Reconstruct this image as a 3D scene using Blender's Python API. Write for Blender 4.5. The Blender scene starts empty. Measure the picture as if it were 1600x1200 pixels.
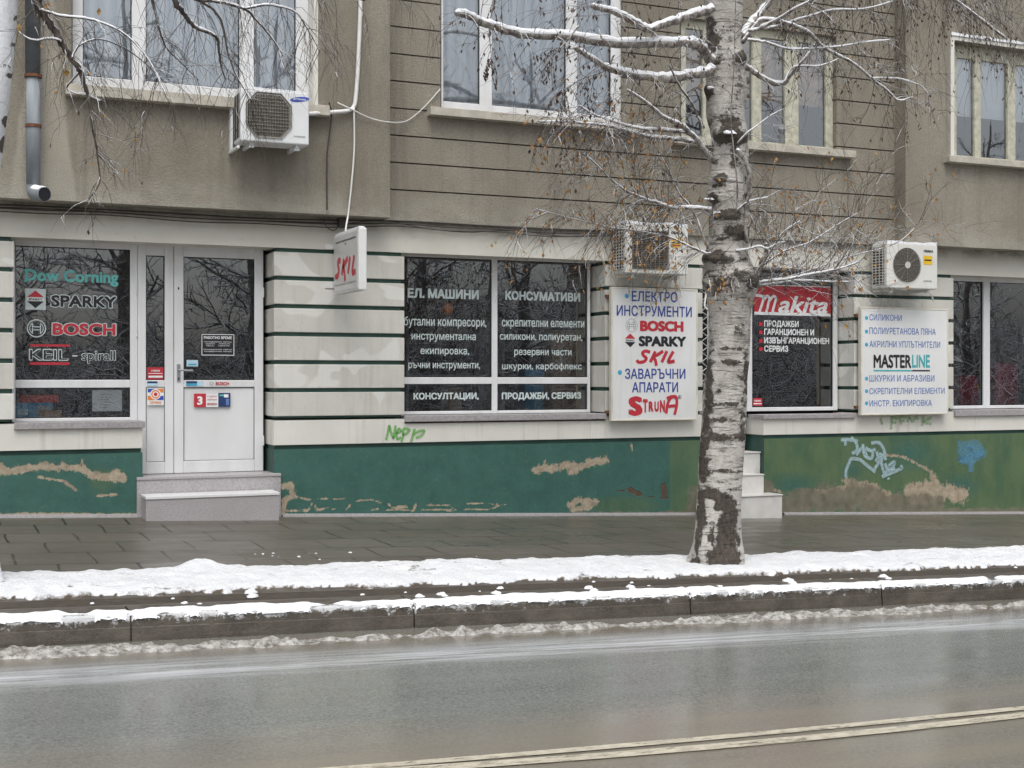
import bpy, math, random
import numpy as np
from mathutils import Vector
from mathutils.geometry import delaunay_2d_cdt

rnd = random.Random(11)
nrs = np.random.RandomState(5)
scn = bpy.context.scene
col = scn.collection
R = math.radians

# ------------------------------------------------------------------ camera
YAW = math.atan(900 / 2050)
FPX, CX, CY, HZ, ZC = 2050.0, 800.0, -13.0, 590.0, 1.6
cam_d = bpy.data.cameras.new("camera")
cam = bpy.data.objects.new("camera", cam_d)
col.objects.link(cam)
cam.location = (0, CY, ZC)
cam.rotation_euler = (R(90), 0, -YAW)
cam_d.sensor_width = 36
cam_d.lens = FPX / 1600 * 36
cam_d.shift_y = (HZ - 600) / 1600
cam_d.clip_end = 2000
scn.camera = cam

# ------------------------------------------------------------------ light: overcast winter day
SUN_EL, SUN_AZ = R(60), R(200)
w = bpy.data.worlds.new("World")
scn.world = w
w.use_nodes = True
wn, wl = w.node_tree.nodes, w.node_tree.links
bg = wn["Background"]
sky = wn.new("ShaderNodeTexSky")
sky.sky_type = 'NISHITA'
sky.sun_disc = False
sky.sun_elevation = SUN_EL
sky.sun_rotation = SUN_AZ
sky.dust_density = 4.0
sky.air_density = 1.0
sky.ozone_density = 1.0
hs = wn.new("ShaderNodeHueSaturation")
hs.inputs["Saturation"].default_value = 0.30
wl.new(sky.outputs[0], hs.inputs["Color"])
wl.new(hs.outputs[0], bg.inputs[0])
bg.inputs[1].default_value = 0.13
sun_d = bpy.data.lights.new("sun", 'SUN')
sun_d.energy = 0.9
sun_d.angle = R(42)
sun_d.color = (1.0, 0.975, 0.94)
sun = bpy.data.objects.new("sun", sun_d)
col.objects.link(sun)
_sd = Vector((math.sin(SUN_AZ) * math.cos(SUN_EL), math.cos(SUN_AZ) * math.cos(SUN_EL), math.sin(SUN_EL)))
sun.rotation_euler = (-_sd).to_track_quat('-Z', 'Y').to_euler()
sun.location = (0, -10, 20)
scn.view_settings.view_transform = 'Standard'
scn.view_settings.look = 'None'
scn.view_settings.gamma = 1
scn.view_settings.exposure = 0.5
scn.cycles.max_bounces = 8
scn.cycles.transparent_max_bounces = 12
scn.cycles.use_denoising = True
scn.cycles.denoising_prefilter = 'NONE'
scn.cycles.sample_clamp_indirect = 4

# ------------------------------------------------------------------ measuring helpers
SA, CA = math.sin(YAW), math.cos(YAW)


def ray(px, py):
    u, v = (px - CX) / FPX, (HZ - py) / FPX
    return np.array([SA + u * CA, CA - u * SA, v])


def P(px, py, Y=0.0):
    d = ray(px, py)
    t = (Y - CY) / d[1]
    return Vector((t * d[0], Y, ZC + t * d[2]))


def X(px, Y=0.0):
    return P(px, HZ, Y).x


def Z(px, py, Y=0.0):
    return P(px, py, Y).z


def proj(p):
    x, y, z = p[..., 0], p[..., 1] - CY, p[..., 2] - ZC
    f = x * SA + y * CA
    u = x * CA - y * SA
    return CX + FPX * u / f, HZ - FPX * z / f


def pave(x, y):
    zf = 0.33 - 0.0389 * x
    zk = 0.25 - 0.0314 * x
    t = np.clip(-np.asarray(y, dtype=float) / 5.08, -0.1, 1)
    return zf * (1 - t) + zk * t


def road(x, y):
    y = np.asarray(y, dtype=float)
    return 0.09 - 0.0314 * np.asarray(x, dtype=float) + 0.012 * (3.0 - np.abs(y + 8.1))


def PG(px, py, fn):
    d = ray(px, py)
    t = 8.0
    for _ in range(60):
        x, y = t * d[0], CY + t * d[1]
        t = (float(fn(x, y)) - ZC) / d[2]
    return Vector((t * d[0], CY + t * d[1], ZC + t * d[2]))


_perm = nrs.rand(256, 256)


def vnoise(x, y):
    x, y = np.asarray(x, dtype=float), np.asarray(y, dtype=float)
    xi, yi = np.floor(x).astype(int), np.floor(y).astype(int)
    fx, fy = x - xi, y - yi
    fx, fy = fx * fx * (3 - 2 * fx), fy * fy * (3 - 2 * fy)
    g = lambda a, b: _perm[a % 256, b % 256]
    return ((g(xi, yi) * (1 - fx) + g(xi + 1, yi) * fx) * (1 - fy) +
            (g(xi, yi + 1) * (1 - fx) + g(xi + 1, yi + 1) * fx) * fy)


def fbm(x, y, n=4):
    s, a, t = 0, 1.0, 0
    for i in range(n):
        s = s + a * vnoise(x * 2 ** i + 17.3 * i, y * 2 ** i + 5.1 * i)
        t += a
        a *= 0.5
    return s / t


# ------------------------------------------------------------------ materials
class NT:
    def __init__(self, name):
        self.m = bpy.data.materials.new(name)
        self.m.use_nodes = True
        self.n, self.l = self.m.node_tree.nodes, self.m.node_tree.links
        self.b = self.n["Principled BSDF"]
        self.out = self.n["Material Output"]

    def co(self, scale=(1, 1, 1)):
        tc = self.n.new("ShaderNodeTexCoord")
        mp = self.n.new("ShaderNodeMapping")
        mp.inputs["Scale"].default_value = scale
        self.l.new(tc.outputs["Object"], mp.inputs[0])
        return mp.outputs[0]

    def noise(self, scale, detail=3, rough=0.55, stretch=(1, 1, 1), dist=0.0):
        t = self.n.new("ShaderNodeTexNoise")
        t.inputs["Scale"].default_value = scale
        t.inputs["Detail"].default_value = detail
        t.inputs["Roughness"].default_value = rough
        t.inputs["Distortion"].default_value = dist
        self.l.new(self.co(stretch), t.inputs["Vector"])
        return t.outputs["Fac"]

    def ramp(self, v, a, b, c0=0.0, c1=1.0):
        r = self.n.new("ShaderNodeMapRange")
        r.inputs["From Min"].default_value = a
        r.inputs["From Max"].default_value = b
        r.inputs["To Min"].default_value = c0
        r.inputs["To Max"].default_value = c1
        self.l.new(v, r.inputs["Value"])
        return r.outputs[0]

    def math(self, op, a, b=None):
        m = self.n.new("ShaderNodeMath")
        m.operation = op
        for i, q in enumerate((a, b)):
            if q is None:
                continue
            if isinstance(q, (int, float)):
                m.inputs[i].default_value = q
            else:
                self.l.new(q, m.inputs[i])
        return m.outputs[0]

    def mix(self, f, a, b):
        m = self.n.new("ShaderNodeMix")
        m.data_type = 'RGBA'
        for i, q in ((0, f), (6, a), (7, b)):
            if isinstance(q, (int, float)):
                m.inputs[i].default_value = q
            elif isinstance(q, tuple):
                m.inputs[i].default_value = (*q, 1)
            else:
                self.l.new(q, m.inputs[i])
        return m.outputs[2]

    def attr(self, name):
        a = self.n.new("ShaderNodeAttribute")
        a.attribute_name = name
        return a.outputs["Fac"]

    def axis(self, i):
        tc = self.n.new("ShaderNodeTexCoord")
        s = self.n.new("ShaderNodeSeparateXYZ")
        self.l.new(tc.outputs["Object"], s.inputs[0])
        return s.outputs[i]

    def base(self, c):
        if isinstance(c, tuple):
            self.b.inputs["Base Color"].default_value = (*c, 1)
        else:
            self.l.new(c, self.b.inputs["Base Color"])

    def rough(self, r):
        if isinstance(r, (int, float)):
            self.b.inputs["Roughness"].default_value = r
        else:
            self.l.new(r, self.b.inputs["Roughness"])

    def bump(self, h, strength=0.3, dist=0.01):
        b = self.n.new("ShaderNodeBump")
        b.inputs["Strength"].default_value = strength
        b.inputs["Distance"].default_value = dist
        self.l.new(h, b.inputs["Height"])
        self.l.new(b.outputs[0], self.b.inputs["Normal"])


def simple(name, c, rough=0.5, var=0.12, scale=6.0, metal=0.0, bump=0.0, bscale=60):
    t = NT(name)
    f = t.ramp(t.noise(scale, 4), 0.3, 0.7)
    t.base(t.mix(f, tuple(q * (1 - var) for q in c), tuple(min(1, q * (1 + var)) for q in c)))
    t.rough(rough)
    t.b.inputs["Metallic"].default_value = metal
    if bump:
        t.bump(t.noise(bscale, 3), bump, 0.01)
    return t.m


M = {}


def mats():
    # roughcast plaster, grey brown
    t = NT("plaster_roughcast")
    big = t.ramp(t.noise(0.7, 4, 0.6, (1, 1, 0.45)), 0.32, 0.68)
    fine = t.ramp(t.noise(42, 3, 0.7), 0.3, 0.7)
    c = t.mix(big, (0.262, 0.238, 0.190), (0.385, 0.355, 0.292))
    c = t.mix(t.math('MULTIPLY', fine, 0.42), c, (0.15, 0.13, 0.10))
    blot = t.ramp(t.noise(2.6, 5, 0.65), 0.5, 0.72, 0, 0.4)
    c = t.mix(blot, c, (0.20, 0.18, 0.145))
    streak = t.ramp(t.noise(2.2, 5, 0.65, (3.0, 1, 0.16)), 0.50, 0.68, 0, 0.6)
    c = t.mix(streak, c, (0.185, 0.165, 0.135))
    # pale efflorescence running down behind the downpipe and damp band at the foot of the wall
    px = t.math('ABSOLUTE', t.math('SUBTRACT', t.axis(0), 0.90))
    zz = t.axis(2)
    wid = t.ramp(zz, 3.2, 4.8, 0.30, 0.10)
    pale = t.ramp(t.math('ADD', t.math('SUBTRACT', wid, px), t.math('MULTIPLY', t.math('SUBTRACT', t.noise(6, 4), .5), .06)), -0.015, 0.02)
    pale = t.math('MULTIPLY', pale, t.ramp(t.noise(4, 4), 0.3, 0.6, 0.55, 0.85))
    c = t.mix(pale, c, (0.44, 0.41, 0.345))
    foot = t.math('MULTIPLY', t.ramp(zz, 3.55, 3.27), t.ramp(t.noise(2.5, 4, 0.6, (1, 1, 2)), 0.38, 0.62, 0.1, 0.6))
    c = t.mix(foot, c, (0.46, 0.44, 0.375))
    t.base(c)
    t.rough(0.92)
    t.bump(t.noise(60, 3, 0.75), 1.0, 0.02)
    M['plaster'] = t.m
    t = NT("plaster_groove")
    t.base(t.mix(t.noise(8), (0.21, 0.19, 0.15), (0.27, 0.245, 0.20)))
    t.rough(0.95)
    M['plaster_dark'] = t.m
    # white painted rustication
    t = NT("painted_white_wall")
    big = t.ramp(t.noise(1.3, 4, 0.6), 0.35, 0.7)
    c = t.mix(big, (0.61, 0.603, 0.555), (0.51, 0.503, 0.455))
    drip = t.ramp(t.noise(3.0, 5, 0.65, (3.5, 3.5, 0.35)), 0.5, 0.72, 0, 0.5)
    c = t.mix(drip, c, (0.40, 0.385, 0.335))
    spk = t.ramp(t.noise(16, 5, 0.75), 0.6, 0.74, 0, 0.6)
    c = t.mix(spk, c, (0.33, 0.31, 0.26))
    patch = t.ramp(t.noise(1.6, 2, 0.4, (1, 1, 1.3), 0.8), 0.57, 0.60, 0, 0.55)
    c = t.mix(patch, c, (0.74, 0.745, 0.71))
    t.base(c)
    t.rough(0.7)
    t.bump(t.noise(40, 4, 0.6), 0.25, 0.008)
    M['white_wall'] = t.m
    # sill band with rust coloured drips
    t = NT("sill_band_white")
    c = t.mix(t.ramp(t.noise(2, 4), 0.35, 0.7), (0.70, 0.69, 0.64), (0.62, 0.61, 0.55))
    drip = t.ramp(t.noise(2.3, 5, 0.6, (4, 4, 0.16)), 0.56, 0.70, 0, 0.55)
    c = t.mix(drip, c, (0.42, 0.42, 0.33))
    t.base(c)
    t.rough(0.7)
    t.bump(t.noise(40, 3), 0.2, 0.006)
    M['sill_band'] = t.m
    # lintel
    t = NT("lintel_plaster")
    c = t.mix(t.ramp(t.noise(1.2, 4), 0.35, 0.7), (0.64, 0.625, 0.565), (0.55, 0.535, 0.475))
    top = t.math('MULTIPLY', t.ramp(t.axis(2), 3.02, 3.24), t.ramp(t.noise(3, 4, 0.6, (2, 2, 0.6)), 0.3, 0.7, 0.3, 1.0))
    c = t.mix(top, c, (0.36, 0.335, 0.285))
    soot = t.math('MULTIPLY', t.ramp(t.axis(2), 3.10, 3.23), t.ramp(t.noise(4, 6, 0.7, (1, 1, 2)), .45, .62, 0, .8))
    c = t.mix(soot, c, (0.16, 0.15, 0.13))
    spk = t.ramp(t.noise(11, 5, 0.75), 0.6, 0.72, 0, 0.6)
    c = t.mix(spk, c, (0.36, 0.335, 0.29))
    t.base(c)
    t.rough(0.8)
    t.bump(t.noise(30, 4), 0.25, 0.008)
    M['lintel'] = t.m
    t = NT("groove_green")
    t.base(t.mix(t.ramp(t.noise(5), .35, .65), (0.018, 0.058, 0.045), (0.035, 0.085, 0.066)))
    t.rough(0.6)
    M['groove_green'] = t.m
    # green plinth with peeled render
    t = NT("plinth_green_paint")
    n1 = t.ramp(t.noise(4, 7, 0.7), 0.32, 0.68)
    green = t.mix(n1, (0.026, 0.093, 0.074), (0.042, 0.132, 0.107))
    vs = t.ramp(t.noise(5, 5, 0.65, (3, 3, 0.35)), 0.45, 0.75, 0, 0.5)
    green = t.mix(vs, green, (0.05, 0.125, 0.10))
    ol = t.attr("olive")
    on = t.ramp(t.noise(2.2, 5, 0.6, (1.6, 1.6, 0.7)), 0.36, 0.62)
    olive = t.mix(on, (0.058, 0.115, 0.058), (0.10, 0.155, 0.07))
    green = t.mix(ol, green, olive)
    dn = t.ramp(t.noise(24, 5, 0.78), 0.58, 0.72, 0, 0.55)
    green = t.mix(dn, green, (0.16, 0.19, 0.14))
    pe = t.attr("peel")
    edge = t.math('ADD', pe, t.math('MULTIPLY', t.math('SUBTRACT', t.noise(13, 7, 0.75, (1.2, 1, 0.8)), 0.5), 2.2))
    edge = t.math('ADD', edge, t.math('MULTIPLY', t.math('SUBTRACT', t.noise(48, 4, 0.7), 0.5), 0.7))
    halo = t.ramp(edge, 0.32, 0.5, 0, 0.6)
    peel = t.ramp(edge, 0.5, 0.525)
    raw = t.mix(t.ramp(t.noise(14, 5, 0.7), 0.3, 0.7), (0.24, 0.195, 0.135), (0.46, 0.39, 0.29))
    c = t.mix(halo, green, t.mix(0.5, green, (0.20, 0.27, 0.17)))
    c = t.mix(peel, c, raw)
    da = t.attr("damp")
    dd = t.ramp(t.math('ADD', da, t.math('MULTIPLY', t.math('SUBTRACT', t.noise(7, 7, 0.75), 0.5), 2.0)), 0.42, 0.62, 0, 0.9)
    c = t.mix(dd, c, t.mix(t.noise(9, 4), (0.06, 0.055, 0.035), (0.27, 0.245, 0.18)))
    ho = t.ramp(t.math('ADD', t.attr("hole"), t.math('MULTIPLY', t.math('SUBTRACT', t.noise(20, 4), 0.5), 0.8)), 0.45, 0.55)
    c = t.mix(ho, c, t.mix(t.noise(12), (0.045, 0.03, 0.022), (0.13, 0.08, 0.05)))
    t.base(c)
    t.rough(0.62)
    h = t.math('SUBTRACT', t.math('MULTIPLY', t.noise(30, 4), 0.4), t.math('MULTIPLY', t.math('ADD', peel, ho), 0.9))
    t.bump(h, 0.6, 0.012)
    M['plinth'] = t.m
    # granite
    t = NT("granite_speckled")
    n = t.ramp(t.noise(75, 4, 0.8), 0.3, 0.7)
    c = t.mix(n, (0.25, 0.235, 0.24), (0.52, 0.50, 0.51))
    c = t.mix(t.ramp(t.noise(4, 3), 0.4, 0.7, 0, 0.3), c, (0.30, 0.28, 0.27))
    t.base(c)
    t.rough(0.4)
    M['granite'] = t.m
    M['granite_pale'] = simple("granite_nosing", (0.72, 0.72, 0.72), 0.4, 0.05)
    M['sill_stone'] = simple("sill_stone", (0.33, 0.315, 0.32), 0.55, 0.2, 40)
    M['tile'] = simple("white_glazed_tile", (0.62, 0.61, 0.58), 0.35, 0.08, 8)
    t = NT("upvc_white")
    c = t.mix(t.ramp(t.noise(2.5, 5, 0.6, (2, 2, 0.5)), 0.4, 0.75), (0.74, 0.75, 0.76), (0.62, 0.625, 0.62))
    t.base(c)
    t.rough(0.38)
    M['pvc'] = t.m
    t = NT("upvc_ribbed_panel")
    st = t.n.new("ShaderNodeTexWave")
    st.inputs["Scale"].default_value = 3.5
    st.bands_direction = 'X'
    t.l.new(t.co(), st.inputs["Vector"])
    t.base(t.mix(t.ramp(t.noise(2, 4, .6, (1, 1, .4)), .35, .7), (0.74, 0.75, 0.76), (0.66, 0.665, 0.66)))
    t.rough(0.4)
    t.bump(st.outputs["Fac"], 0.15, 0.004)
    M['pvc_rib'] = t.m
    M['gasket'] = simple("rubber_gasket", (0.012, 0.012, 0.016), 0.6)
    M['wood_old'] = simple("old_cream_painted_wood", (0.46, 0.45, 0.36), 0.6, 0.25, 14)
    M['sill_cream'] = simple("painted_concrete_sill", (0.46, 0.43, 0.365), 0.75, 0.18, 10, bump=0.2)
    # glass
    for gname, gk, ga in (("glass", 3.0, .06), ("glass_up", 3.6, .10)):
        t = NT("window_" + gname)
        t.n.remove(t.b)
        tr = t.n.new("ShaderNodeBsdfTransparent")
        tr.inputs[0].default_value = (0.95, 0.97, 0.98, 1)
        gl = t.n.new("ShaderNodeBsdfGlossy")
        gl.inputs["Roughness"].default_value = 0.008
        gl.inputs["Color"].default_value = (0.95, 0.98, 1, 1)
        bp = t.n.new("ShaderNodeBump")
        bp.inputs["Strength"].default_value = 0.05
        bp.inputs["Distance"].default_value = 0.02
        t.l.new(t.noise(1.7, 1), bp.inputs["Height"])
        t.l.new(bp.outputs[0], gl.inputs["Normal"])
        fr = t.n.new("ShaderNodeFresnel")
        fr.inputs[0].default_value = 1.5
        mx = t.n.new("ShaderNodeMixShader")
        t.l.new(t.math('ADD', t.math('MULTIPLY', fr.outputs[0], gk), ga), mx.inputs[0])
        t.l.new(tr.outputs[0], mx.inputs[1])
        t.l.new(gl.outputs[0], mx.inputs[2])
        t.l.new(mx.outputs[0], t.out.inputs[0])
        M[gname] = t.m
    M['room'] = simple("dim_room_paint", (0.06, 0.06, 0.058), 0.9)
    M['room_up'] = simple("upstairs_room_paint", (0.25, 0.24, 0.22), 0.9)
    t = NT("net_curtain")
    wv = t.n.new("ShaderNodeTexWave")
    wv.inputs["Scale"].default_value = 2.4
    wv.inputs["Distortion"].default_value = 3
    wv.inputs["Detail"].default_value = 3
    wv.bands_direction = 'X'
    t.l.new(t.co((1, 1, 0.12)), wv.inputs["Vector"])
    t.base(t.mix(wv.outputs["Fac"], (0.58, 0.64, 0.71), (0.92, 0.95, 0.98)))
    t.rough(0.9)
    M['curtain'] = t.m
    M['curtain_brown'] = simple("beige_lace_curtain", (0.60, 0.43, 0.28), 0.9, 0.35, 7)
    M['blind'] = simple("white_blind", (0.88, 0.91, 0.94), 0.8, 0.03)
    # colours for signs
    for n, c in dict(white=(0.80, 0.82, 0.82), red=(0.50, 0.028, 0.045), blue=(0.04, 0.07, 0.30), black=(0.014, 0.014, 0.018),
                     cyan=(0.06, 0.36, 0.55), teal=(0.06, 0.40, 0.43), turq=(0.13, 0.50, 0.47), yellow=(0.75, 0.48, 0.02),
                     grey=(0.30, 0.31, 0.32), navy=(0.015, 0.045, 0.14), orange=(0.75, 0.22, 0.03), logo_blue=(0.03, 0.08, 0.45),
                     midblue=(0.12, 0.20, 0.48), palecyan=(0.45, 0.65, 0.75)).items():
        M[n] = simple("vinyl_" + n, c, 0.45, 0.10, 9)
    t = NT("frosted_white_vinyl")
    t.base(t.mix(t.ramp(t.noise(9, 4), .3, .7), (0.46, 0.55, 0.54), (0.62, 0.69, 0.68)))
    t.rough(0.6)
    M['vinyl'] = t.m
    t = NT("sign_panel_white")
    c = t.mix(t.ramp(t.noise(1.5, 4), .35, .7), (0.75, 0.765, 0.76), (0.68, 0.69, 0.675))
    c = t.mix(t.ramp(t.noise(3, 5, .65, (4, 4, .3)), .56, .75, 0, .3), c, (0.5, 0.47, 0.40))
    t.base(c)
    t.rough(0.45)
    M['sign'] = t.m
    M['sign_edge'] = simple("sign_frame_cream", (0.66, 0.63, 0.54), 0.5, 0.12)
    M['lightbox'] = simple("plastic_sign_case", (0.70, 0.71, 0.70), 0.4, 0.08)
    M['lightbox_face'] = simple("plastic_sign_face", (0.56, 0.56, 0.545), 0.35, 0.1, 3)
    M['ac_white'] = simple("ac_casing_cream", (0.66, 0.66, 0.62), 0.45, 0.07, 4)
    M['ac_clean'] = simple("ac_casing_white", (0.72, 0.735, 0.74), 0.4, 0.05, 4)
    M['ac_dark'] = simple("ac_coil_dark", (0.028, 0.027, 0.025), 0.7, 0.3, 30)
    M['ac_grille'] = simple("ac_wire_guard", (0.19, 0.175, 0.15), 0.5, 0.2, 20)
    M['ac_fin'] = simple("ac_side_fins", (0.50, 0.50, 0.47), 0.5, 0.1, 20)
    M['steel'] = simple("galvanised_steel", (0.35, 0.36, 0.37), 0.4, 0.2, 8, metal=0.8)
    M['rust'] = simple("rusty_iron", (0.15, 0.065, 0.035), 0.85, 0.4, 25)
    t = NT("zinc_downpipe")
    c = t.mix(t.ramp(t.noise(5, 4, .6, (2, 2, .4)), .35, .7), (0.18, 0.205, 0.225), (0.32, 0.35, 0.375))
    t.base(c)
    t.rough(0.75)
    t.b.inputs["Metallic"].default_value = 0.1
    M['zinc'] = t.m
    M['zinc_dark'] = simple("zinc_tarnished", (0.12, 0.135, 0.15), 0.55, 0.25, 8)
    M['cable_dark'] = simple("cable_black", (0.05, 0.045, 0.04), 0.6)
    M['cable_white'] = simple("cable_white", (0.72, 0.72, 0.70), 0.5, 0.06)
    M['paper'] = simple("paper", (0.72, 0.74, 0.74), 0.8, 0.03)
    M['cardboard'] = simple("cardboard", (0.28, 0.20, 0.12), 0.85)
    M['box_blue'] = simple("box_printed_blue", (0.04, 0.25, 0.42), 0.5)
    M['box_red'] = simple("box_printed_red", (0.55, 0.05, 0.02), 0.5)
    M['shelf'] = simple("shelf_grey", (0.22, 0.23, 0.24), 0.6)
    M['crimson'] = simple("crimson_goods", (0.30, 0.015, 0.05), 0.5)
    M['lime'] = simple("yellow_goods", (0.40, 0.36, 0.03), 0.5)
    # snow
    t = NT("fresh_snow")
    c = t.mix(t.ramp(t.noise(7, 5, .65), .35, .7), (0.86, 0.875, 0.895), (0.77, 0.79, 0.82))
    t.base(c)
    t.rough(0.85)
    t.b.inputs["Specular IOR Level"].default_value = 0.2
    t.bump(t.noise(45, 5, .7), 0.45, 0.012)
    M['snow'] = t.m
    t = NT("verge_snow")
    d = t.attr("dirt")
    e = t.ramp(t.math('ADD', d, t.math('MULTIPLY', t.math('SUBTRACT', t.noise(26, 5, .7), 0.5), 1.1)), 0.55, 0.85)
    c = t.mix(t.ramp(t.noise(7, 5, .65), .35, .7), (0.86, 0.875, 0.895), (0.77, 0.79, 0.82))
    t.base(t.mix(e, c, (0.13, 0.105, 0.08)))
    t.rough(0.85)
    t.b.inputs["Specular IOR Level"].default_value = 0.2
    t.bump(t.noise(24, 6, .72), 0.9, 0.03)
    M['verge_snow'] = t.m
    t = NT("dirty_slush")
    c = t.mix(t.ramp(t.noise(22, 5, .7), .38, .62), (0.15, 0.135, 0.112), (0.52, 0.51, 0.49))
    t.base(c)
    t.rough(0.6)
    t.bump(t.noise(60, 4, .7), 0.6, 0.012)
    M['slush'] = t.m
    # wet paving slabs
    t = NT("wet_paving_slabs")
    br = t.n.new("ShaderNodeTexBrick")
    br.offset = 0.5
    br.inputs["Scale"].default_value = 1.0
    br.inputs["Brick Width"].default_value = 0.55
    br.inputs["Row Height"].default_value = 0.6
    br.inputs["Mortar Size"].default_value = 0.012
    br.inputs["Mortar Smooth"].default_value = 0.3
    br.inputs["Bias"].default_value = 0.0
    br.inputs["Color1"].default_value = (0.3, 0.3, 0.3, 1)
    br.inputs["Color2"].default_value = (0.75, 0.75, 0.75, 1)
    br.inputs["Mortar"].default_value = (0, 0, 0, 1)
    nz = t.n.new("ShaderNodeTexNoise")
    nz.inputs["Scale"].default_value = 2.5
    t.l.new(t.co(), nz.inputs["Vector"])
    va = t.n.new("ShaderNodeVectorMath")
    va.operation = 'MULTIPLY_ADD'
    va.inputs[1].default_value = (0.05, 0.05, 0)
    t.l.new(nz.outputs["Color"], va.inputs[0])
    t.l.new(t.co(), va.inputs[2])
    t.l.new(va.outputs[0], br.inputs["Vector"])
    tone = t.n.new("ShaderNodeSeparateColor")
    t.l.new(br.outputs["Color"], tone.inputs[0])
    c = t.mix(tone.outputs[0], (0.098, 0.088, 0.071), (0.145, 0.131, 0.108))
    c = t.mix(t.ramp(t.noise(1.1, 5, .6), .35, .68, 0, .65), c, (0.075, 0.066, 0.052))
    c = t.mix(t.ramp(t.noise(40, 4, .7), .45, .7, 0, .3), c, (0.17, 0.155, 0.13))
    jv = t.math('MULTIPLY', br.outputs["Fac"], t.ramp(t.noise(1.6, 3), .38, .58, 0.15, 1.0))
    c = t.mix(jv, c, (0.015, 0.012, 0.009))
    t.base(c)
    t.rough(t.ramp(t.noise(1.4, 4, .6, (0.6, 1.4, 1)), .35, .65, 0.25, 0.48))
    hh = t.math('SUBTRACT', t.math('ADD', t.math('MULTIPLY', t.noise(50, 3), 0.15), t.math('MULTIPLY', tone.outputs[0], 0.3)), jv)
    t.bump(hh, 0.35, 0.008)
    M['slabs'] = t.m
    # wet asphalt
    t = NT("wet_asphalt")
    st = (0.22, 2.2, 1)
    c = t.mix(t.ramp(t.noise(1.2, 5, .6, st), .35, .68), (0.098, 0.109, 0.100), (0.150, 0.165, 0.154))
    c = t.mix(t.ramp(t.noise(62, 4, .9), .42, .62, 0, .62), c, (0.33, 0.33, 0.30))
    c = t.mix(t.ramp(t.noise(45, 5, .9), .52, .66, 0, .65), c, (0.045, 0.046, 0.044))
    yy = t.axis(1)
    tan_ = t.ramp(yy, -7.25, -7.9, 0, 0.75)
    c = t.mix(t.math('MULTIPLY', tan_, t.ramp(t.noise(1.2, 4, .6, st), .3, .6, .5, 1)), c, (0.25, 0.215, 0.165))
    near = t.ramp(t.math('ABSOLUTE', t.math('ADD', yy, 5.42)), 0.15, 0.42, 0.75, 0)
    c = t.mix(near, c, (0.19, 0.165, 0.13))
    ice = t.ramp(t.math('ABSOLUTE', t.math('ADD', yy, 5.98)), 0.05, 0.34, 1, 0)
    icen = t.ramp(t.noise(4.5, 6, .68, (0.16, 2.6, 1)), .40, .58, 0, 0.9)
    c = t.mix(t.math('MULTIPLY', ice, icen), c, (0.52, 0.54, 0.56))
    t.base(c)
    t.rough(t.ramp(t.noise(1.5, 4, .6, (0.25, 1.6, 1)), .33, .66, 0.09, 0.27))
    t.bump(t.math('ADD', t.noise(150, 2, .8), t.math('MULTIPLY', t.noise(25, 3), 0.5)), 0.06, 0.004)
    M['asphalt'] = t.m
    t = NT("worn_road_paint")
    c = t.mix(t.ramp(t.noise(30, 5, .7, (0.5, 1, 1)), .35, .65), (0.66, 0.61, 0.49), (0.44, 0.40, 0.31))
    t.base(c)
    t.rough(0.5)
    al = t.ramp(t.noise(26, 6, .72, (0.3, 1, 1)), .34, .48, 0.15, 0.92)
    t.l.new(al, t.b.inputs["Alpha"])
    M['road_paint'] = t.m
    t = NT("wet_concrete_kerb")
    c = t.mix(t.ramp(t.noise(6, 5, .65), .35, .7), (0.060, 0.050, 0.040), (0.12, 0.105, 0.085))
    c = t.mix(t.ramp(t.noise(60, 3, .8), .5, .75, 0, .4), c, (0.16, 0.145, 0.12))
    fr = t.ramp(t.math('ADD', t.attr("frost"), t.math('MULTIPLY', t.math('SUBTRACT', t.noise(18, 7, .78, (0.8, 1, 1)), 0.5), 2.4)), 0.62, 0.85, 0, 0.75)
    c = t.mix(fr, c, (0.72, 0.74, 0.76))
    t.base(c)
    t.rough(t.ramp(t.noise(5, 3), .35, .65, .35, .6))
    t.bump(t.noise(45, 4, .7), 0.5, 0.01)
    M['kerb'] = t.m
    M['soil'] = simple("wet_soil", (0.055, 0.045, 0.033), 0.8, 0.35, 14, bump=0.4)
    # birch bark
    t = NT("birch_bark")
    c = t.mix(t.ramp(t.noise(5, 5, .6), .3, .7), (0.42, 0.395, 0.36), (0.66, 0.63, 0.59))
    c = t.mix(t.ramp(t.noise(7, 6, .75, (1.3, 1.3, 0.9)), .48, .66, 0, .55), c, (0.19, 0.165, 0.14))
    c = t.mix(t.math('MULTIPLY', t.ramp(t.axis(2), 1.1, .2), t.ramp(t.noise(3.5, 5, .65), .35, .6, .1, .8)), c, (0.68, 0.65, 0.60))
    len_ = t.ramp(t.noise(8, 5, .7, (0.6, 0.6, 7)), .56, .66, 0, .8)
    c = t.mix(len_, c, (0.10, 0.08, 0.07))
    dk = t.math('ADD', t.attr("dark"), t.math('MULTIPLY', t.math('SUBTRACT', t.noise(11, 7, .75, (1, 1, 1.4)), 0.5), 2.1))
    dk = t.ramp(dk, 0.44, 0.60, 0, 0.96)
    c = t.mix(dk, c, t.mix(t.ramp(t.noise(28, 4, .7, (1.5, 1.5, .5)), .35, .65), (0.022, 0.017, 0.014), (0.10, 0.078, 0.058)))
    t.base(c)
    t.rough(0.85)
    t.bump(t.math('SUBTRACT', t.math('ADD', t.math('MULTIPLY', t.noise(30, 5, .7, (1, 1, 1.6)), .6), t.math('MULTIPLY', dk, .5)), t.math('MULTIPLY', len_, .3)), 1.0, 0.035)
    M['bark'] = t.m
    t = NT("white_birch_bark")
    c = t.mix(t.ramp(t.noise(5, 5, .6), .3, .7), (0.66, 0.68, 0.71), (0.80, 0.82, 0.85))
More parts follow.
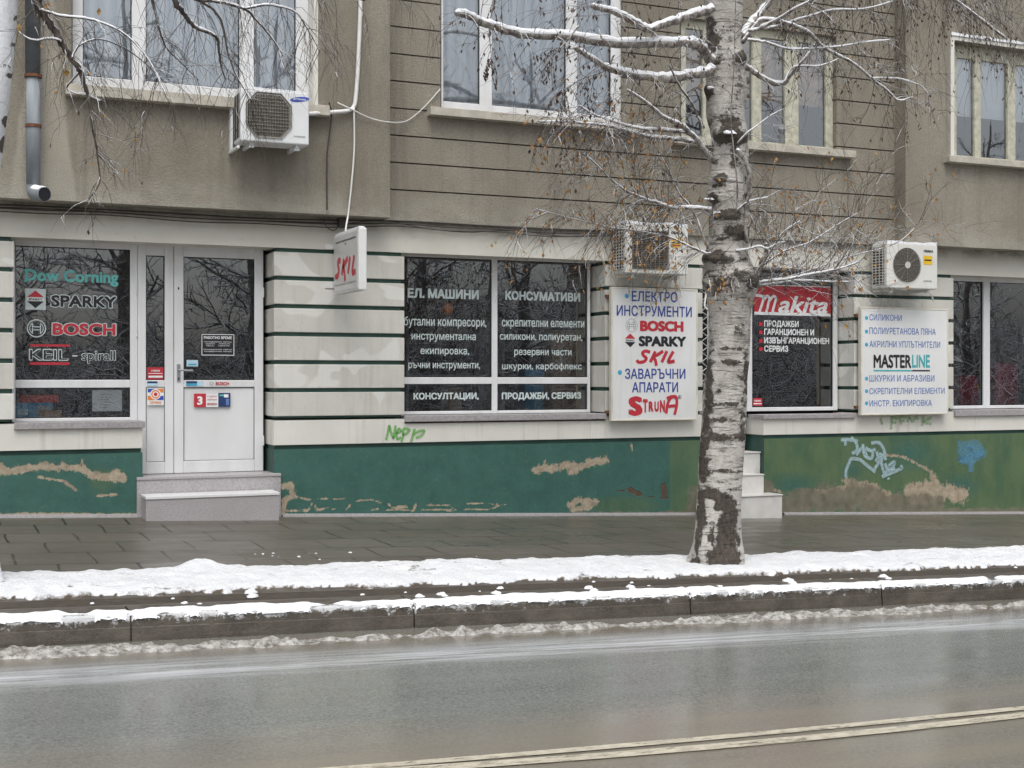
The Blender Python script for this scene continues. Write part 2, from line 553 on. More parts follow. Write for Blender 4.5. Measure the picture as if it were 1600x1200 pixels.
    c = t.mix(t.ramp(t.noise(8, 5, .7, (0.6, 0.6, 7)), .60, .68, 0, .6), c, (0.25, 0.22, 0.20))
    dk = t.ramp(t.math('ADD', t.attr("dark"), t.math('MULTIPLY', t.math('SUBTRACT', t.noise(11, 6, .72), 0.5), 1.4)), .5, .62, 0, .95)
    c = t.mix(dk, c, (0.06, 0.045, 0.04))
    t.base(c)
    t.rough(0.85)
    t.bump(t.noise(25, 5, .7, (1, 1, 1.6)), 0.5, 0.02)
    M['white_bark'] = t.m
    # limb bark and twig bark, with snow lying on upward faces
    for nm, a, b, lo, hi in (("frosted_shrub", (0.12, 0.10, 0.09), (0.35, 0.33, 0.31), -.05, .30), ("limb", (0.11, 0.09, 0.08), (0.40, 0.375, 0.345), .22, .55), ("twig", (0.042, 0.034, 0.029), (0.11, 0.088, 0.074), .45, .8), ("dark_limb", (0.035, 0.028, 0.025), (0.15, 0.125, 0.11), .35, .65)):
        t = NT(nm + "_bark_snowy")
        c = t.mix(t.ramp(t.noise(14, 4, .7, (2, 1, 1)), .40, .62), a, b)
        g = t.n.new("ShaderNodeNewGeometry")
        s = t.n.new("ShaderNodeSeparateXYZ")
        t.l.new(g.outputs["Normal"], s.inputs[0])
        sn = t.math('ADD', s.outputs[2], t.math('MULTIPLY', t.math('SUBTRACT', t.noise(7, 4, .65), 0.5), 1.3))
        t.base(t.mix(t.ramp(sn, lo, hi), c, (0.84, 0.86, 0.89)))
        t.rough(0.85)
        M[nm] = t.m
    M['twig_bare'] = simple("birch_twig_bare", (0.075, 0.052, 0.042), 0.8, 0.4, 9)
    t = NT("autumn_leaves")
    oi = t.n.new("ShaderNodeNewGeometry")
    c = t.mix(oi.outputs["Random Per Island"], (0.27, 0.125, 0.045), (0.42, 0.25, 0.075))
    t.base(c)
    t.rough(0.7)
    M['leaf'] = t.m
    M['leaf_dry'] = simple("withered_leaves", (0.085, 0.052, 0.036), 0.8, 0.4, 20)
    t = NT("evergreen_thicket")
    c = t.mix(t.ramp(t.noise(1.6, 6, .75), .35, .65), (0.03, 0.04, 0.03), (0.10, 0.115, 0.095))
    c = t.mix(t.ramp(t.noise(5, 7, .8), .50, .62, 0, .85), c, (0.55, 0.58, 0.62))
    t.base(c)
    t.rough(0.95)
    t.bump(t.noise(3, 6, .75), 1.0, 0.3)
    M['thicket'] = t.m
    M['snowfield'] = simple("old_snow_ground", (0.40, 0.40, 0.40), 0.9, 0.3, 0.6)
    M['far_ground'] = simple("frozen_ground", (0.14, 0.13, 0.11), 0.9, 0.3, 0.4)
    M['roof'] = simple("roof_tiles", (0.20, 0.09, 0.06), 0.8, 0.3, 6)
    M['gate'] = simple("gate_paint_white", (0.60, 0.60, 0.58), 0.5, 0.2, 12)

    # sprayed paint: soft edge from a uv running across the stroke
    def spray(name, c, dens):
        t = NT(name)
        t.base(c)
        t.rough(0.7)
        uv = t.n.new("ShaderNodeUVMap")
        s = t.n.new("ShaderNodeSeparateXYZ")
        t.l.new(uv.outputs[0], s.inputs[0])
        d = t.math('ABSOLUTE', t.math('SUBTRACT', s.outputs[1], 0.5))
        a = t.math('MULTIPLY', t.ramp(d, 0.25, 0.5, 1, 0), t.ramp(t.noise(35, 4, .7), .25, .6, dens * .45, dens))
        t.l.new(a, t.b.inputs["Alpha"])
        M[name] = t.m
    spray("spray_green", (0.16, 0.45, 0.10), 0.85)
    spray("spray_faded_green", (0.24, 0.50, 0.20), 0.5)
    spray("spray_pale", (0.42, 0.58, 0.62), 0.75)
    spray("spray_blue", (0.13, 0.36, 0.55), 0.42)


mats()


# ------------------------------------------------------------------ mesh builder
class MB:
    def __init__(self):
        self.v, self.f, self.mi, self.uv = [], [], [], {}

    def add(self, vs, fs, m=0):
        o = len(self.v)
        self.v.extend(tuple(map(float, q)) for q in vs)
        for f in fs:
            self.f.append(tuple(i + o for i in f))
            self.mi.append(m)

    def box(self, x0, x1, y0, y1, z0, z1, m=0):
        if x0 > x1: x0, x1 = x1, x0
        if y0 > y1: y0, y1 = y1, y0
        if z0 > z1: z0, z1 = z1, z0
        self.add([(x0, y0, z0), (x1, y0, z0), (x1, y1, z0), (x0, y1, z0), (x0, y0, z1), (x1, y0, z1), (x1, y1, z1), (x0, y1, z1)],
                 [(0, 3, 2, 1), (4, 5, 6, 7), (0, 1, 5, 4), (1, 2, 6, 5), (2, 3, 7, 6), (3, 0, 4, 7)], m)

    def quad(self, x0, x1, z0, z1, Y, m=0):
        self.add([(x0, Y, z0), (x1, Y, z0), (x1, Y, z1), (x0, Y, z1)], [(0, 1, 2, 3)], m)

    def poly(self, pts, m=0):
        self.add(pts, [tuple(range(len(pts)))], m)

    def tube(self, path, rad, n=6, m=0, cap=True):
        path = [Vector(p) for p in path]
        if isinstance(rad, (int, float)):
            rad = [rad] * len(path)
        vs, fs = [], []
        ref = Vector((0.31, 0.17, 0.93))
        u = None
        for i, p in enumerate(path):
            d = path[min(i + 1, len(path) - 1)] - path[max(i - 1, 0)]
            if d.length < 1e-9:
                d = Vector((0, 0, 1))
            d.normalize()
            if u is None:
                u = d.cross(ref)
                if u.length < 1e-3:
                    u = d.cross(Vector((1, 0, 0)))
            else:
                u = u - d * u.dot(d)
            u.normalize()
            w_ = d.cross(u)
            for k in range(n):
                a = 2 * math.pi * k / n
                q = p + (u * math.cos(a) + w_ * math.sin(a)) * rad[i]
                vs.append(q)
        for i in range(len(path) - 1):
            for k in range(n):
                a, b = i * n + k, i * n + (k + 1) % n
                fs.append((a, b, b + n, a + n))
        if cap:
            fs.append(tuple(range(n))[::-1])
            fs.append(tuple((len(path) - 1) * n + k for k in range(n)))
        self.add(vs, fs, m)

    def disc(self, cx, cz, rx, rz, Y, m=0, n=28):
        self.poly([(cx + rx * math.cos(2 * math.pi * i / n), Y, cz + rz * math.sin(2 * math.pi * i / n)) for i in range(n)], m)

    def ring(self, cx, cz, r0x, r0z, r1x, r1z, Y, m=0, n=32, a0=0, a1=2 * math.pi):
        vs, fs = [], []
        for i in range(n + 1):
            a = a0 + (a1 - a0) * i / n
            vs.append((cx + r0x * math.cos(a), Y, cz + r0z * math.sin(a)))
            vs.append((cx + r1x * math.cos(a), Y, cz + r1z * math.sin(a)))
        for i in range(n):
            fs.append((2 * i, 2 * i + 1, 2 * i + 3, 2 * i + 2))
        self.add(vs, fs, m)

    def build(self, name, mat, parent=None, origin=None, smooth=False, bevel=0.0):
        me = bpy.data.meshes.new(name)
        root = parent
        while root is not None and root.parent is not None:
            root = root.parent
        if root is not None:
            o = Vector(root.location)
        else:
            o = Vector(origin) if origin is not None else Vector((0, 0, 0))
        me.from_pydata([(a - o.x, b - o.y, c - o.z) for a, b, c in self.v], [], self.f)
        for q in (mat if isinstance(mat, (list, tuple)) else [mat]):
            me.materials.append(M[q])
        if any(self.mi):
            me.polygons.foreach_set("material_index", self.mi)
        if smooth:
            me.polygons.foreach_set("use_smooth", [True] * len(me.polygons))
        if self.uv:
            l = me.uv_layers.new(name="UVMap")
            for i, lo in enumerate(me.loops):
                l.data[i].uv = self.uv.get(lo.vertex_index, (0, 0))
        me.update()
        ob = bpy.data.objects.new(name, me)
        if root is None:
            ob.location = o
        col.objects.link(ob)
        if parent is not None:
            ob.parent = parent
        if bevel:
            b = ob.modifiers.new("bevel", 'BEVEL')
            b.width = bevel
            b.segments = 2
            b.limit_method = 'ANGLE'
        return ob


def tag(o, label=None, cat=None, group=None, kind=None):
    for k, q in (("label", label), ("category", cat), ("group", group), ("kind", kind)):
        if q:
            o[k] = q
    return o


def empty(name, loc, label=None, cat=None, group=None):
    o = bpy.data.objects.new(name, None)
    o.location = loc
    o.empty_display_size = 0.2
    col.objects.link(o)
    return tag(o, label, cat, group)


def grid_obj(xs, ys, zf, name, mat, mask=None, attrs=None, smooth=True, vertical_y=None, parent=None):
    """a sheet over xs, ys with height zf(x,y); vertical_y puts it in the plane y = vertical_y, ys being z"""
    gx, gy = np.meshgrid(xs, ys)
    nx, ny = len(xs), len(ys)
    if vertical_y is None:
        v = np.stack([gx, gy, zf(gx, gy)], -1).reshape(-1, 3)
    else:
        v = np.stack([gx, np.full_like(gx, vertical_y), zf(gx, gy)], -1).reshape(-1, 3)
    i = np.arange(nx * ny).reshape(ny, nx)
    f = np.stack([i[:-1, :-1], i[:-1, 1:], i[1:, 1:], i[1:, :-1]], -1).reshape(-1, 4)
    if mask is not None:
        mk = mask(gx, gy).reshape(-1)
        f = f[mk[f].any(1)]
        used = np.unique(f)
        re = -np.ones(len(v), int)
        re[used] = np.arange(len(used))
        v, f = v[used], re[f]
    else:
        used = np.arange(len(v))
    me = bpy.data.meshes.new(name)
    me.vertices.add(len(v))
    me.vertices.foreach_set("co", v.ravel())
    me.loops.add(len(f) * 4)
    me.loops.foreach_set("vertex_index", f.ravel().astype(np.int32))
    me.polygons.add(len(f))
    me.polygons.foreach_set("loop_start", np.arange(0, len(f) * 4, 4, dtype=np.int32))
    me.update(calc_edges=True)
    me.validate()
    if smooth:
        me.polygons.foreach_set("use_smooth", [True] * len(me.polygons))
    for k, fn in (attrs or {}).items():
        a = me.attributes.new(k, 'FLOAT', 'POINT')
        vals = fn(gx, gy if vertical_y is None else zf(gx, gy)).reshape(-1)[used]
        a.data.foreach_set("value", vals.astype(np.float32))
    me.materials.append(M[mat])
    o = bpy.data.objects.new(name, me)
    col.objects.link(o)
    if parent is not None:
        o.parent = parent
    return o


# ------------------------------------------------------------------ lettering
_tc = {}


def orient(ed):
    """the closed outlines walked round, each edge in the walking direction (the first edge of a loop gives it)"""
    nb = {}
    for a, b in ed:
        nb.setdefault(a, []).append(b)
        nb.setdefault(b, []).append(a)
    seen, out = set(), []
    for a, b in ed:
        if a in seen:
            continue
        seen.add(a)
        p, q = a, b
        out.append((p, q))
        while q != a:
            seen.add(q)
            n_ = [k for k in nb[q] if k != p]
            if not n_:
                break
            p, q = q, n_[0]
            out.append((p, q))
    return out


def glyphs(s, shear=0.0, space=1.0):
    k = (s, shear, space)
    if k not in _tc:
        c = bpy.data.curves.new("text", 'FONT')
        c.body = s
        c.shear = shear
        c.space_character = space
        c.resolution_u = 3
        c.fill_mode = 'NONE'
        o = bpy.data.objects.new("text", c)
        col.objects.link(o)
        bpy.context.view_layer.update()
        me = bpy.data.meshes.new_from_object(o.evaluated_get(bpy.context.evaluated_depsgraph_get()))
        vs = [v.co.xy.copy() for v in me.vertices]
        ed = [tuple(e.vertices) for e in me.edges]
        # outlines to triangles: constrained Delaunay, keeping what the outlines wind round
        ov, oe, of, _a, _b, _c = delaunay_2d_cdt(vs, ed, [], 0, 1e-5)
        ea = np.array([[*vs[i], *vs[j]] for i, j in orient(ed)])
        fs = []
        for f in of:
            p = sum((ov[i] for i in f), Vector((0, 0))) / len(f)
            up = (ea[:, 1] <= p.y) & (ea[:, 3] > p.y)
            dn = (ea[:, 1] > p.y) & (ea[:, 3] <= p.y)
            side = (ea[:, 2] - ea[:, 0]) * (p.y - ea[:, 1]) - (p.x - ea[:, 0]) * (ea[:, 3] - ea[:, 1])
            if int((up & (side > 0)).sum()) - int((dn & (side < 0)).sum()) != 0:
                fs.append(tuple(f))
        vs = np.array([tuple(v) for v in ov])
        bpy.data.objects.remove(o)
        bpy.data.curves.remove(c)
        bpy.data.meshes.remove(me)
        _tc[k] = (vs, fs)
    return _tc[k]


CAPH = None


def glyph_layers(s, bold=0.0, shear=0.0, space=1.0, fit=False):
    """the letters normalised to width 1 and cap height 1; a heavier weight is laid as a few shifted layers"""
    global CAPH
    if CAPH is None:
        CAPH = glyphs("Н")[0][:, 1].max()
    vs, fs = glyphs(s, shear, space)
    b = max(0.0, bold)
    x0, x1 = vs[:, 0].min() - b, vs[:, 0].max() + b
    if fit:
        y0, y1 = vs[:, 1].min() - b, vs[:, 1].max() + b
    else:
        y0, y1 = -b, CAPH + b
    sh = [(0, 0)] if b == 0 else [(-b, b * .6), (b, b * .6), (-b, -b * .6), (b, -b * .6), (0, b), (0, -b)] + ([(0, 0)] if b > .03 else [])
    return [((vs + np.array(q) - np.array([x0, y0])) / np.array([x1 - x0, y1 - y0]), fs) for q in sh]


def text(mb, s, px0, px1, py_cap, py_base, Y, m=0, bold=0.0, shear=0.0, space=1.0, fit=False, frame=None, dy=0.0):
    """letters lying on the vertical plane y = Y, their width and cap height as measured; fit: the bounding box instead"""
    if frame is None:
        pm = (px0 + px1) / 2
        wx0, wx1 = X(px0, Y), X(px1, Y)
        wz0, wz1 = Z(pm, py_base, Y), Z(pm, py_cap, Y)
    else:
        wx0, wx1, wz0, wz1 = frame
    for i, (g, fs) in enumerate(glyph_layers(s, bold, shear, space, fit)):
        mb.add([(wx0 + a * (wx1 - wx0), Y - .00015 * i, wz0 + b * (wz1 - wz0)) for a, b in g], fs, m)


def letters(parent, mat, name, *a, **k):
    mb = MB()
    text(mb, *a, **k)
    return mb.build(name, mat, parent)


def smooth_path(pts, n=6):
    pts = [Vector(p) for p in pts]
    if len(pts) < 3:
        return pts
    out = []
    for i in range(len(pts) - 1):
        a, b, c, d = pts[max(i - 1, 0)], pts[i], pts[i + 1], pts[min(i + 2, len(pts) - 1)]
        for k in range(n):
            t = k / n
            out.append(0.5 * ((2 * b) + (c - a) * t + (2 * a - 5 * b + 4 * c - d) * t * t + (3 * b - a - 3 * c + d) * t ** 3))
    out.append(pts[-1])
    return out


def ribbon(mb, pts, width, m=0, uv=False, n=6):
    """a flat stroke in a plane y = const (or x = const)"""
    path = smooth_path(pts, n)
    o = len(mb.v)
    vs, fs = [], []
    for i, p in enumerate(path):
        d = path[min(i + 1, len(path) - 1)] - path[max(i - 1, 0)]
        d.normalize()
        nrm = Vector((-d.z, 0, d.x))
        if abs(d.x) < 1e-6 and abs(d.y) > 1e-6:
            nrm = Vector((0, d.z, -d.y))
        wd = width if isinstance(width, (int, float)) else width[0] + (width[1] - width[0]) * i / (len(path) - 1)
        vs += [p + nrm * wd / 2, p - nrm * wd / 2]
        if uv:
            mb.uv[o + 2 * i] = (i / len(path), 0)
            mb.uv[o + 2 * i + 1] = (i / len(path), 1)
    for i in range(len(path) - 1):
        fs.append((2 * i, 2 * i + 1, 2 * i + 3, 2 * i + 2))
    mb.add(vs, fs, m)


def strokes(mb, lines, width_px, Y, m=0, uv=False, k=1.0, ox=0, oy=0):
    """lines of picture measurements put on the wall plane y = Y; k, ox, oy turn crop into picture coordinates"""
    for i, ln in enumerate(lines):
        pts = [P(a / k + ox, b / k + oy, Y) for a, b in ln]
        pm = ln[0]
        sc = (Vector(P(pm[0] / k + ox + 1, 600, Y)) - Vector(P(pm[0] / k + ox, 600, Y))).length
        for j, p in enumerate(pts):
            p.y = Y - 0.0006 * i
        ribbon(mb, pts, width_px * sc, m, uv)


# ================================================================== GROUND
def frange(a, b, s):
    return np.arange(a, b + s * 0.5, s)


o = grid_obj(np.linspace(-400, 400, 9), np.linspace(-400, 400, 9), lambda x, y: -0.9 - 0.0314 * np.clip(x, -60, 60), "ground", 'far_ground')
tag(o, "frozen ground around the street", "ground", kind="structure")
o = grid_obj(np.linspace(-40, 60, 41), frange(-3.62, 0.45, 0.37), lambda x, y: pave(x, y), "pavement", 'slabs')
tag(o, "wet grey brown paving slabs before the shops", "pavement", kind="structure")
o = grid_obj(np.linspace(-40, 60, 41), frange(-4.85, -3.25, 0.4), lambda x, y: pave(x, y) - 0.012, "verge", 'soil')
tag(o, "narrow strip of wet soil under the snow", "verge", kind="structure")
o = grid_obj(np.linspace(-40, 60, 101), np.array([-11.2, -10.4, -9.5, -8.8, -8.1, -7.4, -6.6, -5.8, -5.0]), road, "road", 'asphalt')
tag(o, "wet grey asphalt carriageway with slush", "road", kind="structure")
# far side of the street
mb = MB()
for x0 in range(-40, 60, 10):
    a, b = 0.09 - .0314 * x0, 0.09 - .0314 * (x0 + 10)
    mb.add([(x0, -11.2, a - .1), (x0 + 10, -11.2, b - .1), (x0 + 10, -11.2, b + .09), (x0, -11.2, a + .09), (x0, -16, a + .16), (x0 + 10, -16, b + .16)],
           [(0, 1, 2, 3), (3, 2, 5, 4)])
tag(mb.build("far_pavement", 'slabs'), "pavement on the far side of the street", "pavement", kind="structure")
o = grid_obj(np.linspace(-40, 90, 60), np.linspace(-46, -16, 30), lambda x, y: 0.23 - .0314 * x + np.clip(-16 - y, 0, 30) * .02 + .25 * fbm(x * .3, y * .3), "park_ground", 'snowfield')
tag(o, "snowy park ground across the street", "ground", kind="structure")

# kerb stones with joints
KY0, KY1 = -5.08, -4.80
joints = [P(205, 985, 0), P(640, 960, 0)]
jx = [PG(205, 1003, road).x, PG(640, 978, road).x, PG(1066, 957, road).x, PG(1372, 945, road).x]
jx = sorted([jx[0] - 3.0, jx[0] - 6] + jx + [jx[-1] + 1.6 * i for i in range(1, 6)])
jx = [-40] + jx + [60]
vs, fs, fro = [], [], []
for a, b in zip(jx[:-1], jx[1:]):
    a, b = a + .006, b - .006
    n = max(2, int((b - a) / .12)) if b - a < 12 else 12
    for i in range(n + 1):
        x = a + (b - a) * i / n
        zt, zb = float(pave(x, KY0)), float(road(x, KY0))
        wob = .006 * (vnoise(x * 9, 3.3) - .5)
        prof = [(KY0 - .012, zb - .06, 0), (KY0 - .010, zb + .02, .0), (KY0 - .004 + wob, zb + .5 * (zt - zb), .12), (KY0 - .002 + wob, zt - .075, .36), (KY0 + wob, zt - .035, .66), (KY0 + .006, zt - .012, 1.0),
                (KY0 + .022, zt, .8), (KY0 + .12, zt + .004, .25), (KY1, zt + .006, 0), (KY1, zt - .1, 0)]
        o_ = len(vs)
        for y, z, f_ in prof:
            vs.append((x, y, z))
            fro.append(f_)
        k = len(prof)
        if i:
            for j in range(k - 1):
                fs.append((o_ - k + j, o_ + j, o_ + j + 1, o_ - k + j + 1))
        if i in (0, n):
            fs.append(tuple(range(o_, o_ + k)) if i == 0 else tuple(range(o_, o_ + k))[::-1])
mb = MB()
mb.add(vs, fs)
ko = mb.build("kerb", 'kerb')
at = ko.data.attributes.new("frost", 'FLOAT', 'POINT')
at.data.foreach_set("value", np.array(fro, dtype=np.float32))
tag(ko, "dark wet concrete kerb stones along the road", "kerb", kind="structure")
mb = MB()
for a, b in zip(jx[:-1], jx[1:]):
    mb.box(a - .008, a + .008, KY0 + .012, KY1, float(road(a, -5)) - .05, float(pave(a, KY0)) - .012)
mb.add([(-40, KY1, float(pave(-40, -4.8)) - .004), (60, KY1, float(pave(60, -4.8)) - .004), (60, -4.3, float(pave(60, -4.3)) - .002), (-40, -4.3, float(pave(-40, -4.3)) - .002)], [(0, 1, 2, 3)])
o = mb.build("gutter", 'kerb')
tag(o, "dark wet concrete edging behind the kerb", "kerb", kind="structure")

# road lines
for pts in ([(708, 1199), (1000, 1179.5), (1300, 1150), (1600, 1119)], [(594, 1198), (800, 1182), (1000, 1163.5), (1300, 1138), (1600, 1107.5)]):
    q = [PG(a, b, road) for a, b in pts]
    ys = np.polyfit([p.x for p in q], [p.y for p in q], 2)
    mb = MB()
    xs = np.arange(-2, 18.1, 0.5)
    hw = .038 if pts[0][0] == 708 else .029
    for x in xs[:-1]:
        y0, y1 = np.polyval(ys, x), np.polyval(ys, x + .5)
        mb.add([(x, y0 - hw, float(road(x, y0 - hw)) + .006), (x + .5, y1 - hw, float(road(x + .5, y1 - hw)) + .006), (x + .5, y1 + hw, float(road(x + .5, y1 + hw)) + .006), (x, y0 + hw, float(road(x, y0 + hw)) + .006)], [(0, 1, 2, 3)])
    o = mb.build("road_line", 'road_paint')
    tag(o, "worn cream line of the double centre marking", "road line", "double centre line", "structure")


# ================================================================== SNOW ON THE GROUND
def ver_back(x):
    px, py = proj(np.stack([x, np.full_like(x, -3.4), pave(x, -3.4)], -1))
    return -3.40 + .16 * (fbm(x * 1.1, x * 0 + 2.2, 3) - .5) + .10 * (fbm(x * 6, x * 0 + 9.2, 3) - .5)


def ver_front(x):
    return -4.40 + .14 * (fbm(x * 1.4, x * 0 + 31.2, 3) - .5) + .16 * (fbm(x * 7, x * 0 + 41.2, 4) - .5)


def ver_in(x, y):
    e = .10 * (fbm(x * 9, y * 9, 3) - .5)
    return np.minimum(ver_back(x) - y, y - ver_front(x)) + e


def ver_z(x, y):
    d = ver_in(x, y)
    h = .048 * np.sqrt(np.clip(d / .16, 0, 1)) * (0.65 + .5 * fbm(x * 1.3, y * 2.2, 3)) + (.035 * (fbm(x * 3.2, y * 4.5, 4) - .5) + .04 * (fbm(x * 11, y * 13, 4) - .5)) * np.clip(d / .12, 0, 1)
    bump1 = .05 * np.exp(-(((x - X(118, -3.5) * .0 - 1.72) / .12) ** 2 + ((y + 3.5) / .10) ** 2))
    h = h + np.where(d > 0, bump1, 0)
    tree = np.exp(-(((x - 5.8) / .36) ** 2 + ((y + 3.9) / .28) ** 2))
    h = h * (1 - .45 * tree)
    return pave(x, y) - .02 + np.where(d > 0, h + .015, d * .5)


def ver_dirt(x, y):
    d = ver_in(x, y)
    f = np.clip(1 - (y - ver_front(x)) / .16, 0, 1) * .62
    s = np.clip((fbm(x * 5, y * 12, 3) - .66) * 6, 0, .7)
    return np.where(d < .01, .9, np.maximum(f * (fbm(x * 4, y * 4 + 8, 2) > .42), s))


o = grid_obj(frange(-4, 22, .03), frange(-4.7, -3.1, .028), ver_z, "verge_snow", 'verge_snow', mask=lambda x, y: ver_in(x, y) > -.02, attrs={"dirt": ver_dirt})
tag(o, "lumpy white snow lying along the verge by the kerb", "snow", kind="stuff")


def ks_in(x, y):
    b = -4.985 + .06 * (fbm(x * 2.1, x * 0 + 3, 3) - .5) + .05 * (fbm(x * 11, x * 0 + 7, 3) - .5)
    f = -5.068 + .012 * (fbm(x * 13, x * 0 + 17, 3) - .5)
    gap = np.min([np.abs(x - j) for j in jx[1:-1]], axis=0)
    thin = np.clip(.03 - gap, 0, .03) * 1.0 + np.clip(fbm(x * 2.6, x * 0 + 77, 3) - .66, 0, 1) * .4
    return np.minimum(b - y, y - f) + .03 * (fbm(x * 14, y * 14, 3) - .5) - thin + .004


def ks_z(x, y):
    d = ks_in(x, y)
    h = .034 * np.sqrt(np.clip(d / .06, 0, 1)) * (.55 + .7 * fbm(x * 4, y * 4, 3))
    over = 0
    return pave(x, y) - .004 + np.where(d > 0, h + .004, d * 1.2) - .004


o = grid_obj(frange(-3, 19, .016), frange(-5.09, -4.87, .0075), ks_z, "kerb_snow", 'snow', mask=lambda x, y: ks_in(x, y) > -.008)
tag(o, "thin ragged strip of snow along the kerb edge", "snow", kind="stuff")


def sl_in(x, y):
    c = -5.36 + .05 * (fbm(x * .9, x * 0 + 3, 3) - .5)
    wd = .12 * (.15 + 1.2 * fbm(x * 1.7, x * 0 + 13, 3))
    return wd - np.abs(y - c) + .16 * (fbm(x * 8, y * 10, 4) - .5)


def sl_z(x, y):
    d = sl_in(x, y)
    return road(x, y) - .006 + np.where(d > 0, .050 * np.sqrt(np.clip(d / .1, 0, 1)) * np.clip(2.3 * fbm(x * 11, y * 15, 5) - .52, .05, 1.5), d * .4)


o = grid_obj(frange(-3, 20, .02), frange(-5.75, -5.12, .018), sl_z, "slush_ridge", 'slush', mask=lambda x, y: sl_in(x, y) > -.01)
tag(o, "ridge of crumbly dirty slush on the road below the kerb", "slush", kind="stuff")


def clod(mb, p, r):
    n1, n2 = 7, 5
    vs, fs = [], []
    ph = rnd.random() * 9
    for j in range(n2 + 1):
        t = math.pi / 2 * j / n2
        for i in range(n1):
            a = 2 * math.pi * i / n1
            k = r * (1 + .35 * (rnd.random() - .5))
            vs.append((p[0] + k * 1.3 * math.cos(a) * math.cos(t), p[1] + k * math.sin(a) * math.cos(t), p[2] - .004 + k * .8 * math.sin(t)))
    for j in range(n2):
        for i in range(n1):
            a, b = j * n1 + i, j * n1 + (i + 1) % n1
            fs.append((a, b, b + n1, a + n1))
    mb.add(vs, fs)


mb = MB()
for a, b, r in [(392, 926, .035), (395, 932, .03), (288, 943, .02), (312, 944, .015), (775, 928, .03), (782, 919, .02), (920, 920, .03), (928, 924, .03), (985, 918, .03), (988, 921, .025),
                (1232, 909, .04), (1238, 912, .03), (1380, 902, .035), (1388, 905, .025), (655, 933, .03), (690, 930, .03), (695, 932, .02), (1125, 917, .02), (1330, 905, .015)]:
    q = PG(a, b, pave)
    clod(mb, q, r)
for i in range(26):
    x = rnd.uniform(.5, 12)
    y = rnd.uniform(-4.95, -4.5)
    clod(mb, (x, y, float(pave(x, y))), rnd.uniform(.006, .016))
o = mb.build("snow_crumbs", 'snow', smooth=True)
tag(o, "small snow crumbs fallen on the dark edging", "snow", kind="stuff")
mb = MB()
for i in range(16):
    q = PG(rnd.gauss(450, 40) if i < 11 else rnd.uniform(300, 900), rnd.gauss(866, 7), pave)
    clod(mb, q, rnd.uniform(.005, .014))
o = mb.build("pavement_snow_crumbs", 'snow', smooth=True)
tag(o, "tiny snow crumbs scattered on the wet slabs", "snow", kind="stuff")

# ================================================================== BUILDING
B = empty("apartment_building", (0, 0, 0), "long apartment building with tan plaster upstairs, white banded shop floor and green plinth", "building")
GR = [ZC + 1.285 - .2825 * i for i in range(8)]       # groove heights
LB = ZC + 1.305                                       # underside of the lintel
OV = ZC + 1.632                                       # underside of the upper wall
BX0, BX1 = -7.0, 24.0
YL, YM = -.25, -.05
xL = X(609.5, YL)
xR = X(1415, YL)
TOP = 9.4


def columns_with_holes(mb, x0, x1, z0, z1, y0, y1, holes, m=0):
    xs = sorted({x0, x1, *[q for h in holes for q in h[:2] if x0 < q < x1]})
    for a, b in zip(xs[:-1], xs[1:]):
        cuts = sorted([(max(h[2], z0), min(h[3], z1)) for h in holes if h[0] < (a + b) / 2 < h[1] and h[3] > z0 and h[2] < z1])
        z = z0
        for c0, c1 in cuts:
            if c0 > z + 1e-4:
                mb.box(a, b, y0, y1, z, c0, m)
            z = max(z, c1)
        if z < z1 - 1e-4:
            mb.box(a, b, y0, y1, z, z1, m)


W1 = (X(112, YL), X(497, YL), Z(300, 150, YL), 6.45)
W2 = (X(688, YM), X(973, YM), Z(830, 183, YM), 6.45)
W3 = (X(1062, YM), X(1307, YM), Z(1250, 231, YM), Z(1300, 56, YM))
W4 = (X(1490, YL), X(1490, YL) + 1.75, Z(1490, 246, YL), Z(1490, 64, YL))
for a_, b_, h_ in ((BX0, xL, W1), (xR, BX1, W4)):
    mb = MB()
    columns_with_holes(mb, a_, b_, OV, TOP, YL, .12, [h_])
    mb.build("upper_wall", 'plaster', B)
mb = MB()
gz = [ZC + 1.951 + .2822 * i for i in range(-1, 28)]
prev = OV
for g in gz[1:]:
    if g > TOP - .1:
        break
    columns_with_holes(mb, xL, xR, prev, g - .0075, YM, .02, [W2, W3])
    prev = g + .0075
columns_with_holes(mb, xL, xR, prev, TOP, YM, .02, [W2, W3])
mb.build("upper_wall", 'plaster', B)
mb = MB()
columns_with_holes(mb, xL, xR, OV + .02, TOP, .022, .16, [W2, W3])
mb.build("groove_backing", 'plaster_dark', B)
mb = MB()
mb.box(BX0 - .5, BX1 + .5, -.9, .0, TOP, TOP + .18)
mb.add([(BX0 - .6, -.9, TOP + .18), (BX1 + .6, -.9, TOP + .18), (BX1 + .6, 4.5, TOP + 2.6), (BX0 - .6, 4.5, TOP + 2.6), (BX1 + .6, 10, TOP + .18), (BX0 - .6, 10, TOP + .18)],
       [(0, 1, 2, 3), (3, 2, 4, 5), (0, 3, 5), (1, 4, 2)])
mb.build("roof", 'roof', B)
for q in ((BX0, BX0 + .3, .45, 9.5, -1.5, TOP), (BX1 - .3, BX1, .45, 9.5, -1.5, TOP), (BX0, BX1, 9.5, 9.8, -1.5, TOP)):
    mb = MB()
    mb.box(*q)
    mb.build("outer_wall", 'plaster', B)

# lintel
mb = MB()
mb.box(BX0, BX1, 0, .45, LB, OV)
mb.build("lintel", 'lintel', B)

